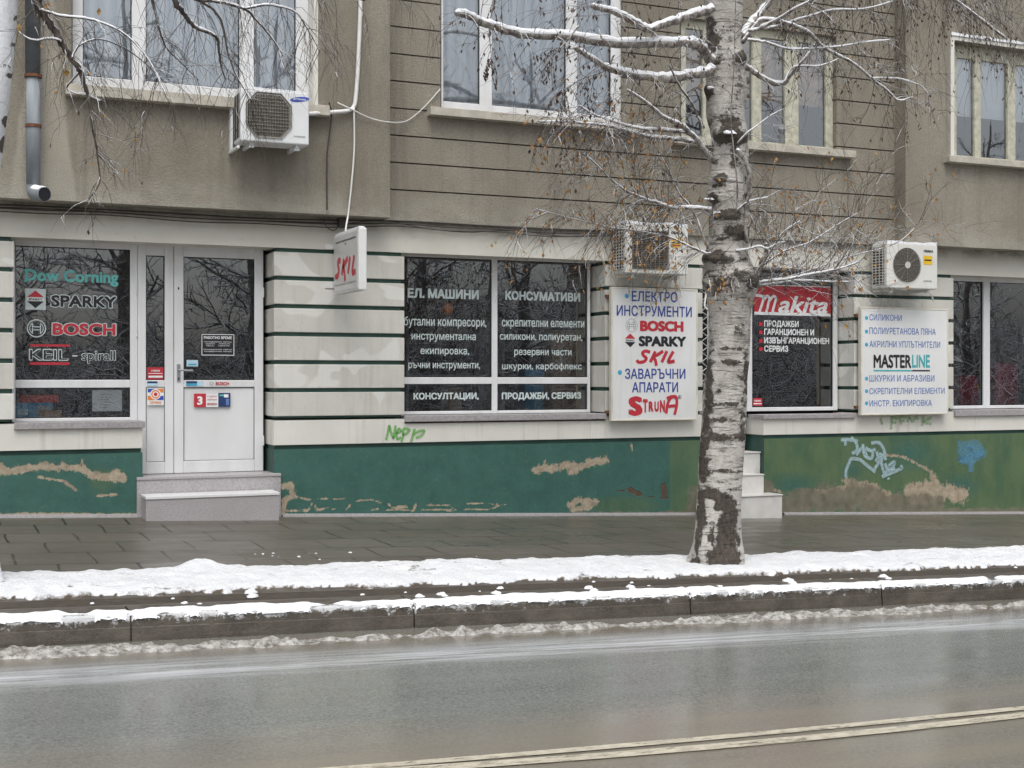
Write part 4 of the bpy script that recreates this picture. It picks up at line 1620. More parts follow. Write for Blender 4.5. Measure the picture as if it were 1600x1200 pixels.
graff([[(762, 178), (772, 140), (780, 95), (790, 130), (806, 168), (812, 130), (818, 92)], [(822, 140), (850, 128), (838, 112), (822, 140), (830, 172), (850, 160)], [(852, 190), (862, 150), (866, 112), (898, 118), (880, 140), (858, 148)],
       [(908, 190), (922, 140), (930, 112)], [(915, 150), (950, 128), (984, 122), (970, 150), (935, 165)]], 5.0, -.004, 'spray_green', "bright green sprayed tag on the white band", 3.75, 400, 640)
graff([[(510, 182), (532, 182), (538, 214)], [(520, 178), (580, 182), (612, 190)], [(570, 165), (600, 200), (606, 240), (575, 262)], [(600, 270), (640, 225), (660, 270), (672, 290)], [(640, 205), (650, 270), (690, 290), (700, 250)],
       [(690, 200), (740, 200), (770, 260), (745, 300), (705, 360)], [(566, 290), (620, 298), (660, 330), (715, 372)], [(570, 290), (540, 360), (540, 410)], [(715, 310), (745, 265), (752, 330), (770, 390)], [(770, 390), (800, 330), (828, 312), (812, 345), (785, 350)],
       [(752, 400), (800, 380), (868, 350), (862, 335)], [(790, 405), (793, 415)], [(720, 250), (735, 285), (760, 270), (775, 300)], [(655, 230), (690, 245), (715, 235)], [(770, 320), (790, 360), (830, 350)]], 6.2, -.0165, 'spray_pale', "pale blue sprayed scrawl on the green plinth", 3.81, 1180, 640)
graff([[(1205, 205), (1260, 212), (1310, 200), (1345, 235), (1330, 280), (1280, 300)], [(1215, 230), (1230, 275), (1225, 300), (1275, 285)], [(1260, 215), (1275, 250), (1300, 255), (1290, 215)], [(1300, 235), (1360, 262), (1375, 268)], [(1290, 290), (1282, 330), (1286, 372)],
       [(1235, 250), (1300, 270), (1340, 262)], [(1220, 295), (1275, 310), (1292, 330)]], 12, -.0165, 'spray_blue', "blue sprayed blotch on the green plinth", 3.81, 1180, 640)
graff([[(745, 48), (756, 90)], [(812, 40), (808, 118)], [(812, 48), (850, 52)], [(812, 75), (840, 78)], [(868, 90), (862, 45), (900, 48)], [(862, 68), (890, 68)], [(905, 75), (915, 45), (935, 70), (960, 42), (968, 60)], [(1000, 40), (992, 98)], [(1050, 48), (1000, 72), (1048, 84)]], 5, -.004, 'spray_faded_green', "faded green tag on the white band under the sign board", 3.81, 1180, 640)

# ================================================================== STEPS
st = empty("entrance_steps", (X(325, -.2), -.2, float(pave(X(325), -.2))), "grey granite double entrance step before the glazed shop door", "steps", "entrance steps")
zt1 = dbot - .004
mb = MB()
zg = float(pave(X(325), -.4)) - .08
x0, x1 = X(214, -.04), X(438.5, -.04)
mb.box(x0, x1, -.045, F + .08, zg, zt1 - .03)
mb.build("riser", 'granite', st)
mb = MB()
mb.box(x0 - .003, x1 + .003, -.055, F + .081, zt1 - .028, zt1)
mb.build("tread", 'granite', st, bevel=.004)
zt2 = Z(330, 772.5, -.36)
x2, x3 = X(228, -.36), X(436, -.36)
mb = MB()
mb.box(x2, x3, -.36, -.047, zg, zt2 - .03)
mb.build("riser", 'granite', st)
mb = MB()
mb.box(x2 - .003, x3 + .003, -.37, -.0565, zt2 - .028, zt2)
mb.build("tread", 'granite_pale', st, bevel=.004)

st = empty("entrance_steps", (X(1180, -.2), -.2, float(pave(X(1180), -.2))), "white tiled entrance steps half hidden by the birch trunk", "steps", "entrance steps")
zg = float(pave(X(1220), -.4)) - .1
x0 = xP2b + .003
for (ya, yb, xe, py) in ((.06, F + .09, gap_door2[1] - .006, 706), (-.16, .058, gap_door2[1] - .006, 741), (-.42, -.162, X(1222, -.42), 774)):
    zt = Z(1180, py, ya)
    if ya < -.02:
        x0 = X(1096, ya)
    if ya < -.1:
        x0 = X(1112, ya)
    if ya == -.16:
        xe = X(1193.5, ya)
    mb = MB()
    mb.box(x0, xe, ya, yb, zg, zt - .016)
    mb.build("riser", 'tile', st, bevel=.003)
    mb = MB()
    mb.box(x0 - .004, xe + .004, ya - .012, yb, zt - .014, zt)
    mb.build("tread", 'tile', st, bevel=.003)

# ================================================================== SIGN BOARDS
YS = -.10


def board(px0, px1, py0, py1, label):
    pm = (px0 + px1) / 2
    x0, x1, z0, z1 = X(px0, YS), X(px1, YS), Z(pm, py1, YS), Z(pm, py0, YS)
    r = empty("sign_board", (x0, -.05, z0), label, "sign", "shop sign boards on the pilasters")
    mb = MB()
    mb.box(x0 + .02, x1 - .02, YS, YS + .045, z0 + .02, z1 - .02)
    mb.build("panel", 'sign', r)
    mb = MB()
    t = .02
    mb.box(x0, x0 + t, YS - .006, YS + .05, z0, z1)
    mb.box(x1 - t, x1, YS - .006, YS + .05, z0, z1)
    mb.box(x0 + t, x1 - t, YS - .005, YS + .049, z0, z0 + t)
    mb.box(x0 + t, x1 - t, YS - .005, YS + .049, z1 - t, z1)
    mb.build("frame", 'sign_edge', r, bevel=.003)
    for zz_ in (z0 + .1, z1 - .1):
        for xx in (x0 - .03, x1 - .02):
            mb = MB()
            mb.box(xx, xx + .05, YS + .051, -.001, zz_ - .015, zz_ + .015)
            mb.build("bracket", 'rust', r)
    return r


YT = YS - .002
b1 = board(955, 1090, 450, 657, "white sign board with large blue and red words under the air conditioner")
for q, a, b, c, d in (("ЕЛЕКТРО", 987, 1058.5, 455.5, 471.5), ("ИНСТРУМЕНТИ", 963.5, 1081, 478, 494.5), ("ЗАВАРЪЧНИ", 976.5, 1071, 576, 592), ("АПАРАТИ", 987.5, 1059.5, 597, 613)):
    letters(b1, 'blue', "lettering", q, a, b, c, d, YT, 0, .018)
for a, b in ((979.5, 462.5), (968.5, 582)):
    mb = MB()
    mb.disc(X(a, YT), Z(a, b, YT), .027, .027, YT)
    mb.build("bullet", 'cyan', b1)
letters(b1, 'red', "brand_name", "BOSCH", 1000, 1068, 500.5, 518, YT, 0, .06)
mb = MB()
emblem_ring(mb, 986.8, 508.5, .075, YT, 0, .07)
mb.build("emblem", 'grey', b1)
mb = MB()
emblem_diamond(mb, 984.8, 531.8, .135, .155, YT, 0, 1, 2)
mb.build("emblem", ['red', 'black', 'white'], b1)
letters(b1, 'black', "brand_name", "SPARKY", 998, 1072, 524.5, 541.5, YT, 0, .05)
mb = MB()
strokes(mb, [[(1016, 550.5), (1009, 548.5), (1004, 551.5), (1006, 556), (1010, 560), (1006, 565), (998, 566), (995, 562.5)], [(1024, 549), (1016, 566)], [(1036, 548.5), (1028, 554), (1021, 557.5), (1024, 563), (1025.5, 571.5)],
              [(1042, 548.5), (1034, 566)], [(1052, 549), (1044, 565), (1054, 564)]], 4.6, YT, 0)
mb.build("brand_name", ['red'], b1)
mb = MB()
for ch, a, b, c, d in (("S", 982, 1004, 619, 650), ("T", 1004.5, 1012, 623.5, 645), ("R", 1013.5, 1021, 627, 643.5), ("U", 1022.5, 1029.5, 627, 643.5), ("N", 1031, 1039, 625, 644.5)):
    text(mb, ch, a, b, c, d, YT, 0, .06, fit=True)
strokes(mb, [[(1041, 646), (1043, 632), (1048, 622), (1056, 620), (1057.5, 632), (1054, 648)], [(1042.5, 635), (1056, 634)], [(1042, 622.5), (1050, 619.5), (1056, 621)]], 4.2, YT - .002, 0)
mb.ring(X(1062, YT), Z(1062, 620.5, YT), .020, .020, .024, .024, YT, 1)
text(mb, "R", 1060.6, 1063.4, 618.8, 622.2, YT, 1, .02)
mb.build("brand_name", ['red', 'black'], b1)

b2 = board(1345, 1481.5, 481, 648, "white sign board with small blue list and bold black name in the middle")
for q, b, c, h in (("СИЛИКОНИ", 1409, 491.5, 9.5), ("ПОЛИУРЕТАНОВА ПЯНА", 1462, 512.5, 10), ("АКРИЛНИ УПЛЪТНИТЕЛИ", 1469, 533, 10), ("ШКУРКИ И АБРАЗИВИ", 1460, 586, 10), ("СКРЕПИТЕЛНИ ЕЛЕМЕНТИ", 1476, 606, 9.5), ("ИНСТР. ЕКИПИРОВКА", 1456, 625, 9.5)):
    mb = MB()
    text(mb, q, 1358.5, b, c, c + h, YT, 0, .008)
    mb.build("lettering", ['midblue'], b2)
    mb = MB()
    mb.disc(X(1354, YT), Z(1354, c + h * .55, YT), .024, .024, YT)
    mb.build("bullet", ['cyan'], b2)
mb = MB()
text(mb, "MASTER", 1365, 1424, 553, 575, YT, 0, .03)
text(mb, "LINE", 1425, 1453, 553, 574.5, YT, 1, .03)
rect(mb, 1365, 1425, 578, 580.3, YT, 1)
rect(mb, 1425.3, 1453, 578, 580.3, YT, 0)
mb.build("brand_name", ['black', 'teal'], b2)

# hanging lightbox sign at right angles to the wall
xs0 = X(521, -.10)
yb_, yf_ = -.10, -.96
z1h, z0h = Z(523, 369, yb_), Z(518, 461, yb_)
hs_ = empty("hanging_sign", (xs0, 0, z0h), "white box sign projecting from the wall beside the shop door with slanted red word", "sign")
mb = MB()
TK = .085
mb.box(xs0 + .003, xs0 + TK, yf_, yb_, z0h, z1h)
mb.build("case", 'lightbox', hs_, bevel=.012)
mb = MB()
mb.box(xs0 - .002, xs0 + .0025, yf_ + .025, yb_ - .025, z0h + .025, z1h - .025)
mb.build("face", 'lightbox_face', hs_)
mb = MB()
zz_ = lambda f: z0h + (z1h - z0h) * f
yy_ = lambda f: yb_ + (yf_ - yb_) * f


def side_text(mb, s, f0, f1, h0, h1, m, bold):
    for i, (g, fs) in enumerate(glyph_layers(s, bold)):
        mb.add([(xs0 - .004 - .00015 * i, yy_(f0 + a * (f1 - f0)), zz_(h0 + b * (h1 - h0))) for a, b in g], fs, m)


side_text(mb, "ЕЛЕКТРИЧЕСКИ МАШИНИ", .12, .90, .845, .875, 1, .03)
side_text(mb, "И", .48, .54, .785, .815, 1, .03)
side_text(mb, "ЕЛЕКТРОИНСТРУМЕНТИ", .06, .90, .135, .16, 1, .0)
for ln in ([(.31, .53), (.25, .56), (.20, .52), (.22, .45), (.24, .38), (.19, .31), (.12, .30), (.10, .34)], [(.44, .56), (.36, .30)], [(.60, .56), (.43, .43), (.46, .36), (.49, .19)], [(.69, .57), (.61, .30)], [(.85, .57), (.78, .31), (.90, .31)]):
    ribbon(mb, [Vector((xs0 - .004, yy_(a), zz_(b))) for a, b in ln], .058, 0)
mb.build("lettering", ['red', 'black'], hs_)
for zq in (zz_(.83), zz_(.17)):
    mb = MB()
    mb.box(xs0 + .02, xs0 + .05, yb_ + .001, -.001, zq - .02, zq + .02)
    mb.box(xs0 - .06, xs0 + .019, -.012, -.001, zq - .025, zq + .025)
    mb.build("bracket", 'lightbox', hs_)
mb = MB()
mb.box(xs0 + .012, xs0 + TK - .012, yf_ + .03, yb_ - .02, z1h + .001, z1h + .016)
mb.build("snow_cover", 'snow', hs_, bevel=.006)


# ================================================================== AIR CONDITIONERS
def ac_unit(px0, px1, py0, py1, Yw, gap, depth, label, style):
    yf = Yw - gap - depth
    pm = (px0 + px1) / 2
    x0, x1, z0, z1 = X(px0, yf), X(px1, yf), Z(pm, py1, yf), Z(pm, py0, yf)
    yb = Yw - gap
    r = empty("air_conditioner", ((x0 + x1) / 2, Yw, z0 - .08), label, "air conditioner", "outdoor air conditioner units on the facade")
    H, Wd = z1 - z0, x1 - x0
    body = 'ac_clean' if style == 1 else 'ac_white'
    mb = MB()
    mb.box(x0, x1, yf, yb, z0, z1)
    mb.build("casing", body, r, bevel=.012)
    # side intake: dark coil behind fins
    mb = MB()
    mb.quad(0, 0, 0, 0, 0)
    mb = MB()
    mb.box(x0 - .003, x0 - .0005, yf + .05, yb - .02, z0 + .04, z1 - .04)
    mb.build("side_coil", 'ac_dark', r)
    mb = MB()
    if style == 1:
        for i in range(3):
            y = yf + .06 + i * (depth - .09) / 2
            mb.box(x0 - .006, x0 - .0035, y - .0015, y + .0015, z0 + .04, z1 - .04)
    else:
        for i in range(14):
            z = z0 + .05 + i * (H - .1) / 13
            mb.box(x0 - .012, x0 - .0035, yf + .05, yb - .02, z - .005, z + .005)
        for i in range(4):
            y = yf + .06 + i * (depth - .09) / 3
            mb.box(x0 - .018, x0 - .0125, y - .005, y + .005, z0 + .04, z1 - .04)
    mb.build("side_fins", 'ac_fin', r)
    fx_, fz_ = lambda f: x0 + Wd * f, lambda f: z0 + H * f
    Yg = yf - .003
    mb, mg = MB(), MB()
    if style == 1:
        c0, c1, d0, d1 = fx_(.10), fx_(.71), fz_(.12), fz_(.90)
        k = .10
        oc = lambda e, Y: [(c0 + k * .9 - e * .4, Y, d0 - e), (c1 - k * .9 + e * .4, Y, d0 - e), (c1 + e, Y, d0 + k - e * .4), (c1 + e, Y, d1 - k + e * .4), (c1 - k * .9 + e * .4, Y, d1 + e), (c0 + k * .9 - e * .4, Y, d1 + e), (c0 - e, Y, d1 - k + e * .4), (c0 - e, Y, d0 + k - e * .4)]
        mb.poly(oc(0, Yg))
        rim = MB()
        A, B_ = oc(.004, Yg - .004), oc(.02, Yg - .012)
        for i in range(8):
            rim.add([A[i], A[(i + 1) % 8], B_[(i + 1) % 8], B_[i]], [(0, 1, 2, 3)])
        rim.build("fan_rim", 'ac_grille', r)

        def span(x):
            e = 0
            if x < c0 + k * .9: e = (c0 + k * .9 - x) / .9
            if x > c1 - k * .9: e = (x - c1 + k * .9) / .9
            return d0 + e, d1 - e
        for i in range(1, 26):
            x = c0 + (c1 - c0) * i / 26
            a, b = span(x)
            mg.box(x - .0035, x + .0035, Yg - .012, Yg - .006, a, b)
        for i in range(1, 12):
            z = d0 + (d1 - d0) * i / 12
            e = max(0, d0 + k - z, z - d1 + k) * .9
            mg.box(c0 + e, c1 - e, Yg - .018, Yg - .0125, z - .003, z + .003)
    elif style == 2:
        c0, c1, d0, d1 = fx_(.10), fx_(.665), fz_(.09), fz_(.87)
        mb.box(c0, c1, Yg, yf - .0005, d0, d1)
        for i in range(22):
            z = d0 + (d1 - d0) * (i + .5) / 22
            mg.box(c0, c1, Yg - .012, Yg - .008, z - .003, z + .003)
        for i in range(9):
            x = c0 + (c1 - c0) * i / 8
            mg.box(x - .004, x + .004, Yg - .018, Yg - .0125, d0, d1)
    else:
        cx_, cz_ = fx_(.385), fz_(.52)
        rr = H * .38
        mb.disc(cx_, cz_, rr, rr, Yg)
        for i in range(1, 13):
            q = rr * i / 12
            mg.ring(cx_, cz_, q - .0035, q - .0035, q + .0035, q + .0035, Yg - .010)
        for i in range(12):
            a = math.pi * 2 * i / 12
            mg.tube([(cx_ + .03 * math.cos(a), Yg - .012, cz_ + .03 * math.sin(a)), (cx_ + rr * math.cos(a), Yg - .012, cz_ + rr * math.sin(a))], .004, 4)
        hub = MB()
        hub.disc(cx_, cz_, rr * .2, rr * .2, Yg - .017)
        hub.build("fan_hub", 'ac_fin', r)
    mb.build("fan_opening", 'ac_dark', r)
    mg.build("fan_guard", 'ac_grille', r)
    # fan blades just behind the guard
    # marks
    Yl = yf - .0025
    lg = MB()
    if style == 1:
        cx_, cz_ = fx_(.858), fz_(.865)
        vs = []
        for i in range(28):
            a = 2 * math.pi * i / 28
            ex, ez = .095 * math.cos(a), .024 * math.sin(a)
            vs.append((cx_ + ex * math.cos(.16) - ez * math.sin(.16), Yl, cz_ + ex * math.sin(.16) + ez * math.cos(.16)))
        lg.poly(vs, 0)
        text(lg, "SAMSUNG", 0, 0, 0, 0, Yl - .002, 1, .02, frame=(cx_ - .062, cx_ + .062, cz_ - .008, cz_ + .010))
        letters(r, 'grey', "lettering", "INVERTER", 0, 0, 0, 0, Yl, 0, .02, frame=(fx_(.77), fx_(.95), fz_(.135), fz_(.165)))
    else:
        text(lg, "OSAKA", 0, 0, 0, 0, Yl, 3, .05, frame=(fx_(.72), fx_(.91), fz_(.825), fz_(.885)))
        lg.quad(fx_(.715), fx_(.89), fz_(.55), fz_(.75), Yl, 4)
        lg.quad(fx_(.735), fx_(.87), fz_(.635), fz_(.665), Yl - .002, 3)
        if style == 3:
            text(lg, "INVERTER", 0, 0, 0, 0, Yl, 2, .02, frame=(fx_(.72), fx_(.88), fz_(.16), fz_(.20)))
        else:
            lg.quad(fx_(.745), fx_(.86), fz_(.585), fz_(.61), Yl - .002, 5)
    lg.build("logo", ['logo_blue', 'white', 'grey', 'black', 'yellow', 'red'], r)
    for xx in (x0 + .10, x1 - .12):
        br = MB()
        br.box(xx, xx + .03, yf + .04, Yw - .001, z0 - .032, z0 - .001)
        br.box(xx - .01, xx + .04, yf + .05, yf + .09, z0 - .05, z0 - .033)
        br.build("bracket", body, r)
    sn = MB()
    xs = np.linspace(x0 + .006, x1 - .006, 14)
    for a, b in zip(xs[:-1], xs[1:]):
        h = (.012 if style == 1 else .024) * (.6 + float(vnoise(a * 8, 2)))
        sn.box(a, b, yf + .008, yb - .01, z1 + .0005, z1 + h)
    sn.build("snow_cover", 'snow', r)
    return r, (x0, x1, yf, yb, z0, z1)


ac1, A1 = ac_unit(376, 483, 141, 223, YL, .10, .30, "white air conditioner with blue oval mark below the large upstairs window", 1)
ac2, A2 = ac_unit(977.5, 1075.5, 351, 428, 0, .10, .28, "snow capped cream air conditioner with square fan grille above the tall sign board", 2)
ac3, A3 = ac_unit(1386, 1465, 381, 451, 0, .10, .28, "cream air conditioner with round fan above the blue list sign board", 3)
mb = MB()
mb.tube(smooth_path([P(1050, 432, -.2), P(1056, 441, -.17), P(1063, 452, -.16), P(1065, 464, -.16)]), .011, 6)
mb.build("drain_hose", 'cable_white', ac2, smooth=True)
mb = MB()
mb.tube(smooth_path([P(1447, 454, -.2), P(1455, 460, -.17), P(1458, 470, -.13)]), .011, 6)
mb.build("drain_hose", 'cable_white', ac3, smooth=True)
mb = MB()
mb.tube([P(455, 228, YL - .16), P(455, 236, YL - .16)], .016, 8)
mb.build("drain_spout", 'ac_clean', ac1)
mb = MB()
mb.box(A1[0] - .006, A1[0] - .03, A1[2] + .02, YL - .002, A1[4] - .07, A1[4] - .045)
mb.box(A1[0] - .006, A1[0] - .03, A1[3] + .02, YL - .002, A1[4] - .044, A1[5] - .0)
mb.build("mounting_rail", 'ac_clean', ac1)

# ================================================================== PIPES AND CABLES
dp = empty("downpipe", (X(52, -.33), YL, OV), "grey zinc rainwater downpipe with snow topped elbow at its foot", "pipe")
yp = YL - .09
xp = X(52, yp)
mb = MB()
mb.tube([(xp, yp, Z(52, 121, yp)), (xp, yp, Z(52, 290, yp))], .062, 14)
mb.build("pipe", 'zinc', dp, smooth=True)
mb = MB()
mb.tube([(xp - .004, yp, Z(52, 119, yp)), (xp - .004, yp, TOP)], .066, 14)
mb.build("upper_pipe", 'zinc_dark', dp, smooth=True)
mb = MB()
ze = Z(52, 290, yp)
el = smooth_path([(xp, yp, ze + .012), (xp, yp, ze - .03), (xp + .012, yp - .05, ze - .072), (xp + .05, yp - .14, ze - .095), (xp + .085, yp - .21, ze - .10)], 5)
mb.tube(el, .064, 16, cap=False)
mb.build("elbow", 'zinc', dp, smooth=True)
mb = MB()
dv = (el[-1] - el[-2]).normalized()
mb.tube([el[-1] - dv * .06, el[-1] - dv * .01], .061, 16)
mb.build("elbow_mouth", 'black', dp)
mb = MB()
mb.tube([q + Vector((0, 0, .026)) for q in el[8:-2]], [.03, .045] + [.052] * (len(el[8:-2]) - 3) + [.05], 12)
mb.build("snow_cover", 'snow', dp, smooth=True)
for py, r in ((197, .072), (119, .078)):
    mb = MB()
    z = Z(52, py, yp)
    mb.tube([(xp, yp, z - .014), (xp, yp, z + .014)], r, 14)
    mb.box(xp - .008, xp + .008, yp + .06, YL - .001, z - .01, z + .01)
    mb.build("bracket", 'rust', dp)


def cable(name, pts, rad, mat, label, cat="cable", n=6, group=None):
    mb = MB()
    q = smooth_path(pts, 8)
    mb.tube(q, rad, n)
    o = mb.build(name, mat, smooth=True, origin=q[-1])
    tag(o, label, cat, group)
    return o


yw = YL - .03
cable("refrigerant_pipe", [P(565, -260, yw), P(564, -40, yw), P(562, 40, yw), P(559, 110, yw), P(556, 150, yw), P(553, 166, yw), P(543, 173, yw - .01), P(515, 175.5, yw - .03), P(482, 178, yw - .1)], .021, 'cable_white', "thick white insulated pipe running down to the blue marked air conditioner", "pipe", 8)
cable("sign_cable", [P(553, 168, yw - .02), P(553.5, 230, yw), P(549, 290, yw), P(544, 335, yw), P(541, 352, -.35), P(540, 362, -.42)], .0095, 'cable_white', "thin white cable hanging from the pipe bend to the box sign")
cable("loose_cable", [P(527, 160, yw), P(552, 172, yw - .03), P(580, 185, yw), P(610, 191, yw), P(635, 189, -.09), P(660, 170, -.08), P(688, 139, -.07)], .006, 'cable_white', "thin pale wire sagging from the pipe bend to the upstairs window")
cable("drain_cable", [P(514, 160, yw - .09), P(518, 178, yw), P(515, 210, yw), P(511, 245, yw), P(511, 328, yw)], .0075, 'cable_dark', "black wire hanging down the plaster beside the air conditioner")
for i, (dy, sag, lab) in enumerate(((0, 0, "topmost of the black cables strung along the top of the lintel"), (3.5, 2.5, "middle black cable strung along the top of the lintel"), (7.5, 4, "lowest black cable drooping along the top of the lintel"))):
    pts = []
    base = [(-60, 318), (60, 322), (170, 328), (300, 335), (400, 341), (520, 345), (620, 346), (700, 350), (780, 355), (860, 359), (960, 361)]
    for j, (a, b) in enumerate(base):
        s = sag * (1.0 if j % 2 else .2) + (0 if a < 450 else -1)
        pts.append(P(a, b + dy + s, -.05 - .012 * i))
    cable("facade_cable", pts, .008 - .0012 * i, 'cable_dark', lab, group="black cables along the lintel")
for q, lab in ((((-60, 322), (90, 327), (210, 334), (330, 343), (450, 346), (526, 349)), "slack thin black wire drooping under the cables above the shop door"), (((540, 350), (600, 344), (660, 356), (730, 363), (800, 360), (880, 369), (955, 366)), "slack thin black wire drooping under the cables above the broad window")):
    cable("facade_cable", [P(a, b, -.04) for a, b in q], .004, 'cable_dark', lab, group="black cables along the lintel")
cable("wire_loop", [P(506, 346, -.04), P(512, 356, -.05), P(522, 360, -.05), P(530, 352, -.05), P(535, 344, -.04)], .005, 'cable_dark', "small dark loop of wire hanging left above the box sign")
mb = MB()
jb0, jb1 = P(529, 353, -.06), P(541, 341, -.06)
mb.box(jb0.x, jb1.x, -.09, -.001, jb0.z, jb1.z)
tag(mb.build("junction_box", 'cable_dark', origin=(jb0.x, 0, jb0.z)), "small dark junction box on the cables above the box sign", "box")
cable("tree_side_cable", [P(1103, 395, -.02), P(1104, 430, -.03), P(1103, 460, -.03), P(1101, 478, -.05), P(1107, 484, -.06)], .012, 'cable_white', "white hose hanging down the pilaster edge beside the birch trunk")

# ================================================================== THINGS BEHIND THE GLASS
yi = F + .16
mb = MB()
x0, x1 = X(24, yi), X(83, yi)
zb = Z(50, 656, yi)
mb.box(x0, x1, yi, yi + .2, zb, Z(50, 629.5, yi), 0)
mb.box(X(57, yi), X(79, yi), yi - .003, yi - .001, Z(65, 647, yi), Z(65, 634, yi), 1)
mb.box(X(27, yi), X(44, yi), yi - .003, yi - .001, Z(35, 648, yi), Z(35, 640, yi), 2)
tag(mb.build("product_box", ['box_blue', 'grey', 'palecyan'], origin=(x0, yi, zb), bevel=.003), "blue tool carton standing behind the lower pane left of the door", "box")
mb = MB()
mb.box(X(62, yi - .06), X(96, yi - .06), yi - .09, yi - .03, zb, Z(80, 641, yi - .06))
tag(mb.build("product_box", 'cardboard', origin=(X(62, yi), yi, zb), bevel=.003), "low tan box in front of the blue tool carton", "box")
mb = MB()
zr = Z(50, 629.5, yi) + .001
mb.box(X(30, yi), X(92, yi), yi + .03, yi + .2, zr, Z(60, 617, yi))
tag(mb.build("product_box", 'box_red', origin=(X(30, yi), yi, zr), bevel=.003), "orange red carton lying on the blue tool carton", "box")
mb = MB()
yp2 = YG + .012
rect(mb, 144, 190.5, 609.5, 642.5, yp2)
mb.box(X(144, yp2), X(190.5, yp2), yp2 + .0006, yp2 + .002, Z(167, 642.5, yp2), Z(167, 609.5, yp2))
for i in range(6):
    rect(mb, 156, 176 - (i % 3) * 3, 616 + i * 4, 616.8 + i * 4, yp2 - .001, 1)
tag(mb.build("paper_notice", ['paper', 'grey'], origin=(X(144, yp2), yp2, Z(167, 642, yp2))), "white paper notice taped behind the lower pane left of the door", "notice")


def shelf_unit(x0, x1, y0, z0, z1, n, mats_, label):
    r = empty("shelf_unit", ((x0 + x1) / 2, y0, z0), label, "shelf", "dim shelf units inside the shop")
    mb = MB()
    for xx in (x0, x1 - .03):
        mb.box(xx, xx + .03, y0, y0 + .4, z0, z1)
    for i in range(n):
        z = z0 + .1 + (z1 - z0 - .15) * i / (n - 1)
        mb.box(x0 + .031, x1 - .031, y0, y0 + .4, z, z + .025)
    mb.build("rack", 'shelf', r)
    return r


floor_z = -.4
for a, b, lab in ((635, 765, "grey shelf unit dimly seen through the broad lettered window nearer the door"), (785, 915, "grey shelf unit dimly seen through the broad lettered window nearer the tree"), (1500, 1590, "grey shelf unit dimly seen through the rightmost shop window")):
    x0, x1 = X(a, 2.2), X(b, 2.2)
    shelf_unit(x0, x1, 2.2, floor_z, 2.3, 5, None, lab)
k = 0
for a, b, zf, mt, lab in ((1500, 1528, 590, 'crimson', "crimson carton behind the narrow first pane of the rightmost window"), (1508, 1530, 600, 'lime', "yellow green tool case low in the rightmost window"), (1556, 1590, 570, 'crimson', "large crimson carton high in the rightmost window"), (1560, 1584, 605, 'shelf', "grey tool case low in the rightmost window"), (1528, 1548, 612, 'shelf', "pale grey carton behind the mullion of the rightmost window"),
                          (820, 850, 575, 'box_blue', "dull blue drum behind the broad lettered window"), (700, 722, 610, 'cardboard', "tan carton on the inner ledge of the broad lettered window"), (850, 880, 625, 'shelf', "dark grey case behind the lowest pane of the broad window"), (862, 912, 520, 'cardboard', "stack of slanting board lengths behind the broad lettered window")):
    yq = .75 + .12 * (k % 4)
    x0, x1 = X(a, yq), X(b, yq)
    zb = Z((a + b) / 2, 652, yq)
    mb = MB()
    mb.box(x0, x1, yq, yq + .25, zb, Z((a + b) / 2, zf, yq))
    mb.box(x0 + .02, x1 - .02, yq + .02, yq + .23, Z((a + b) / 2, zf, yq) + .001, Z((a + b) / 2, zf, yq) + .03)
    tag(mb.build("product_box", mt, origin=(x0, yq, zb), bevel=.01), lab, "box")
    k += 1
mb = MB()
c = P(699.5, 482, .55)
for j in range(6):
    a0, a1 = math.pi * j / 6 - math.pi / 2, math.pi * (j + 1) / 6 - math.pi / 2
    mb.tube([(c.x, c.y, c.z + .07 * math.sin(a0)), (c.x, c.y, c.z + .07 * math.sin(a1))], [.062 * math.cos(a0) + .002, .062 * math.cos(a1) + .002], 12)
mb.tube([(c.x, c.y, c.z + .07), (c.x, c.y, 3.29)], .003, 4)
tag(mb.build("hanging_lantern", 'orange', origin=c, smooth=True), "small round orange lantern hanging behind the broad lettered window", "lantern")
# long counter behind the windows so boxes rest on something
mb = MB()
for a, b in ((xP1b, xP2a), (xP3b, xW5e)):
    zc_ = Z(780, 652, .75) if a == xP1b else Z(1540, 652, .75)
    mb.box(a + .05, b - .05, .56, 1.75, zc_ - .05, zc_ - .002)
    mb.box(a + .1, b - .1, .7, 1.6, floor_z, zc_ - .051)
mb.build("display_ledge", 'shelf', B)

# ================================================================== TREES


def wander(p, d, L, nseg, jit, droop):
    pts = [Vector(p)]
    d = Vector(d).normalized()
    for i in range(nseg):
        d = d + Vector((rnd.gauss(0, jit), rnd.gauss(0, jit), rnd.gauss(0, jit))) + Vector((0, 0, -droop))
        d.normalize()
        pts.append(pts[-1] + d * (L / nseg))
    return pts


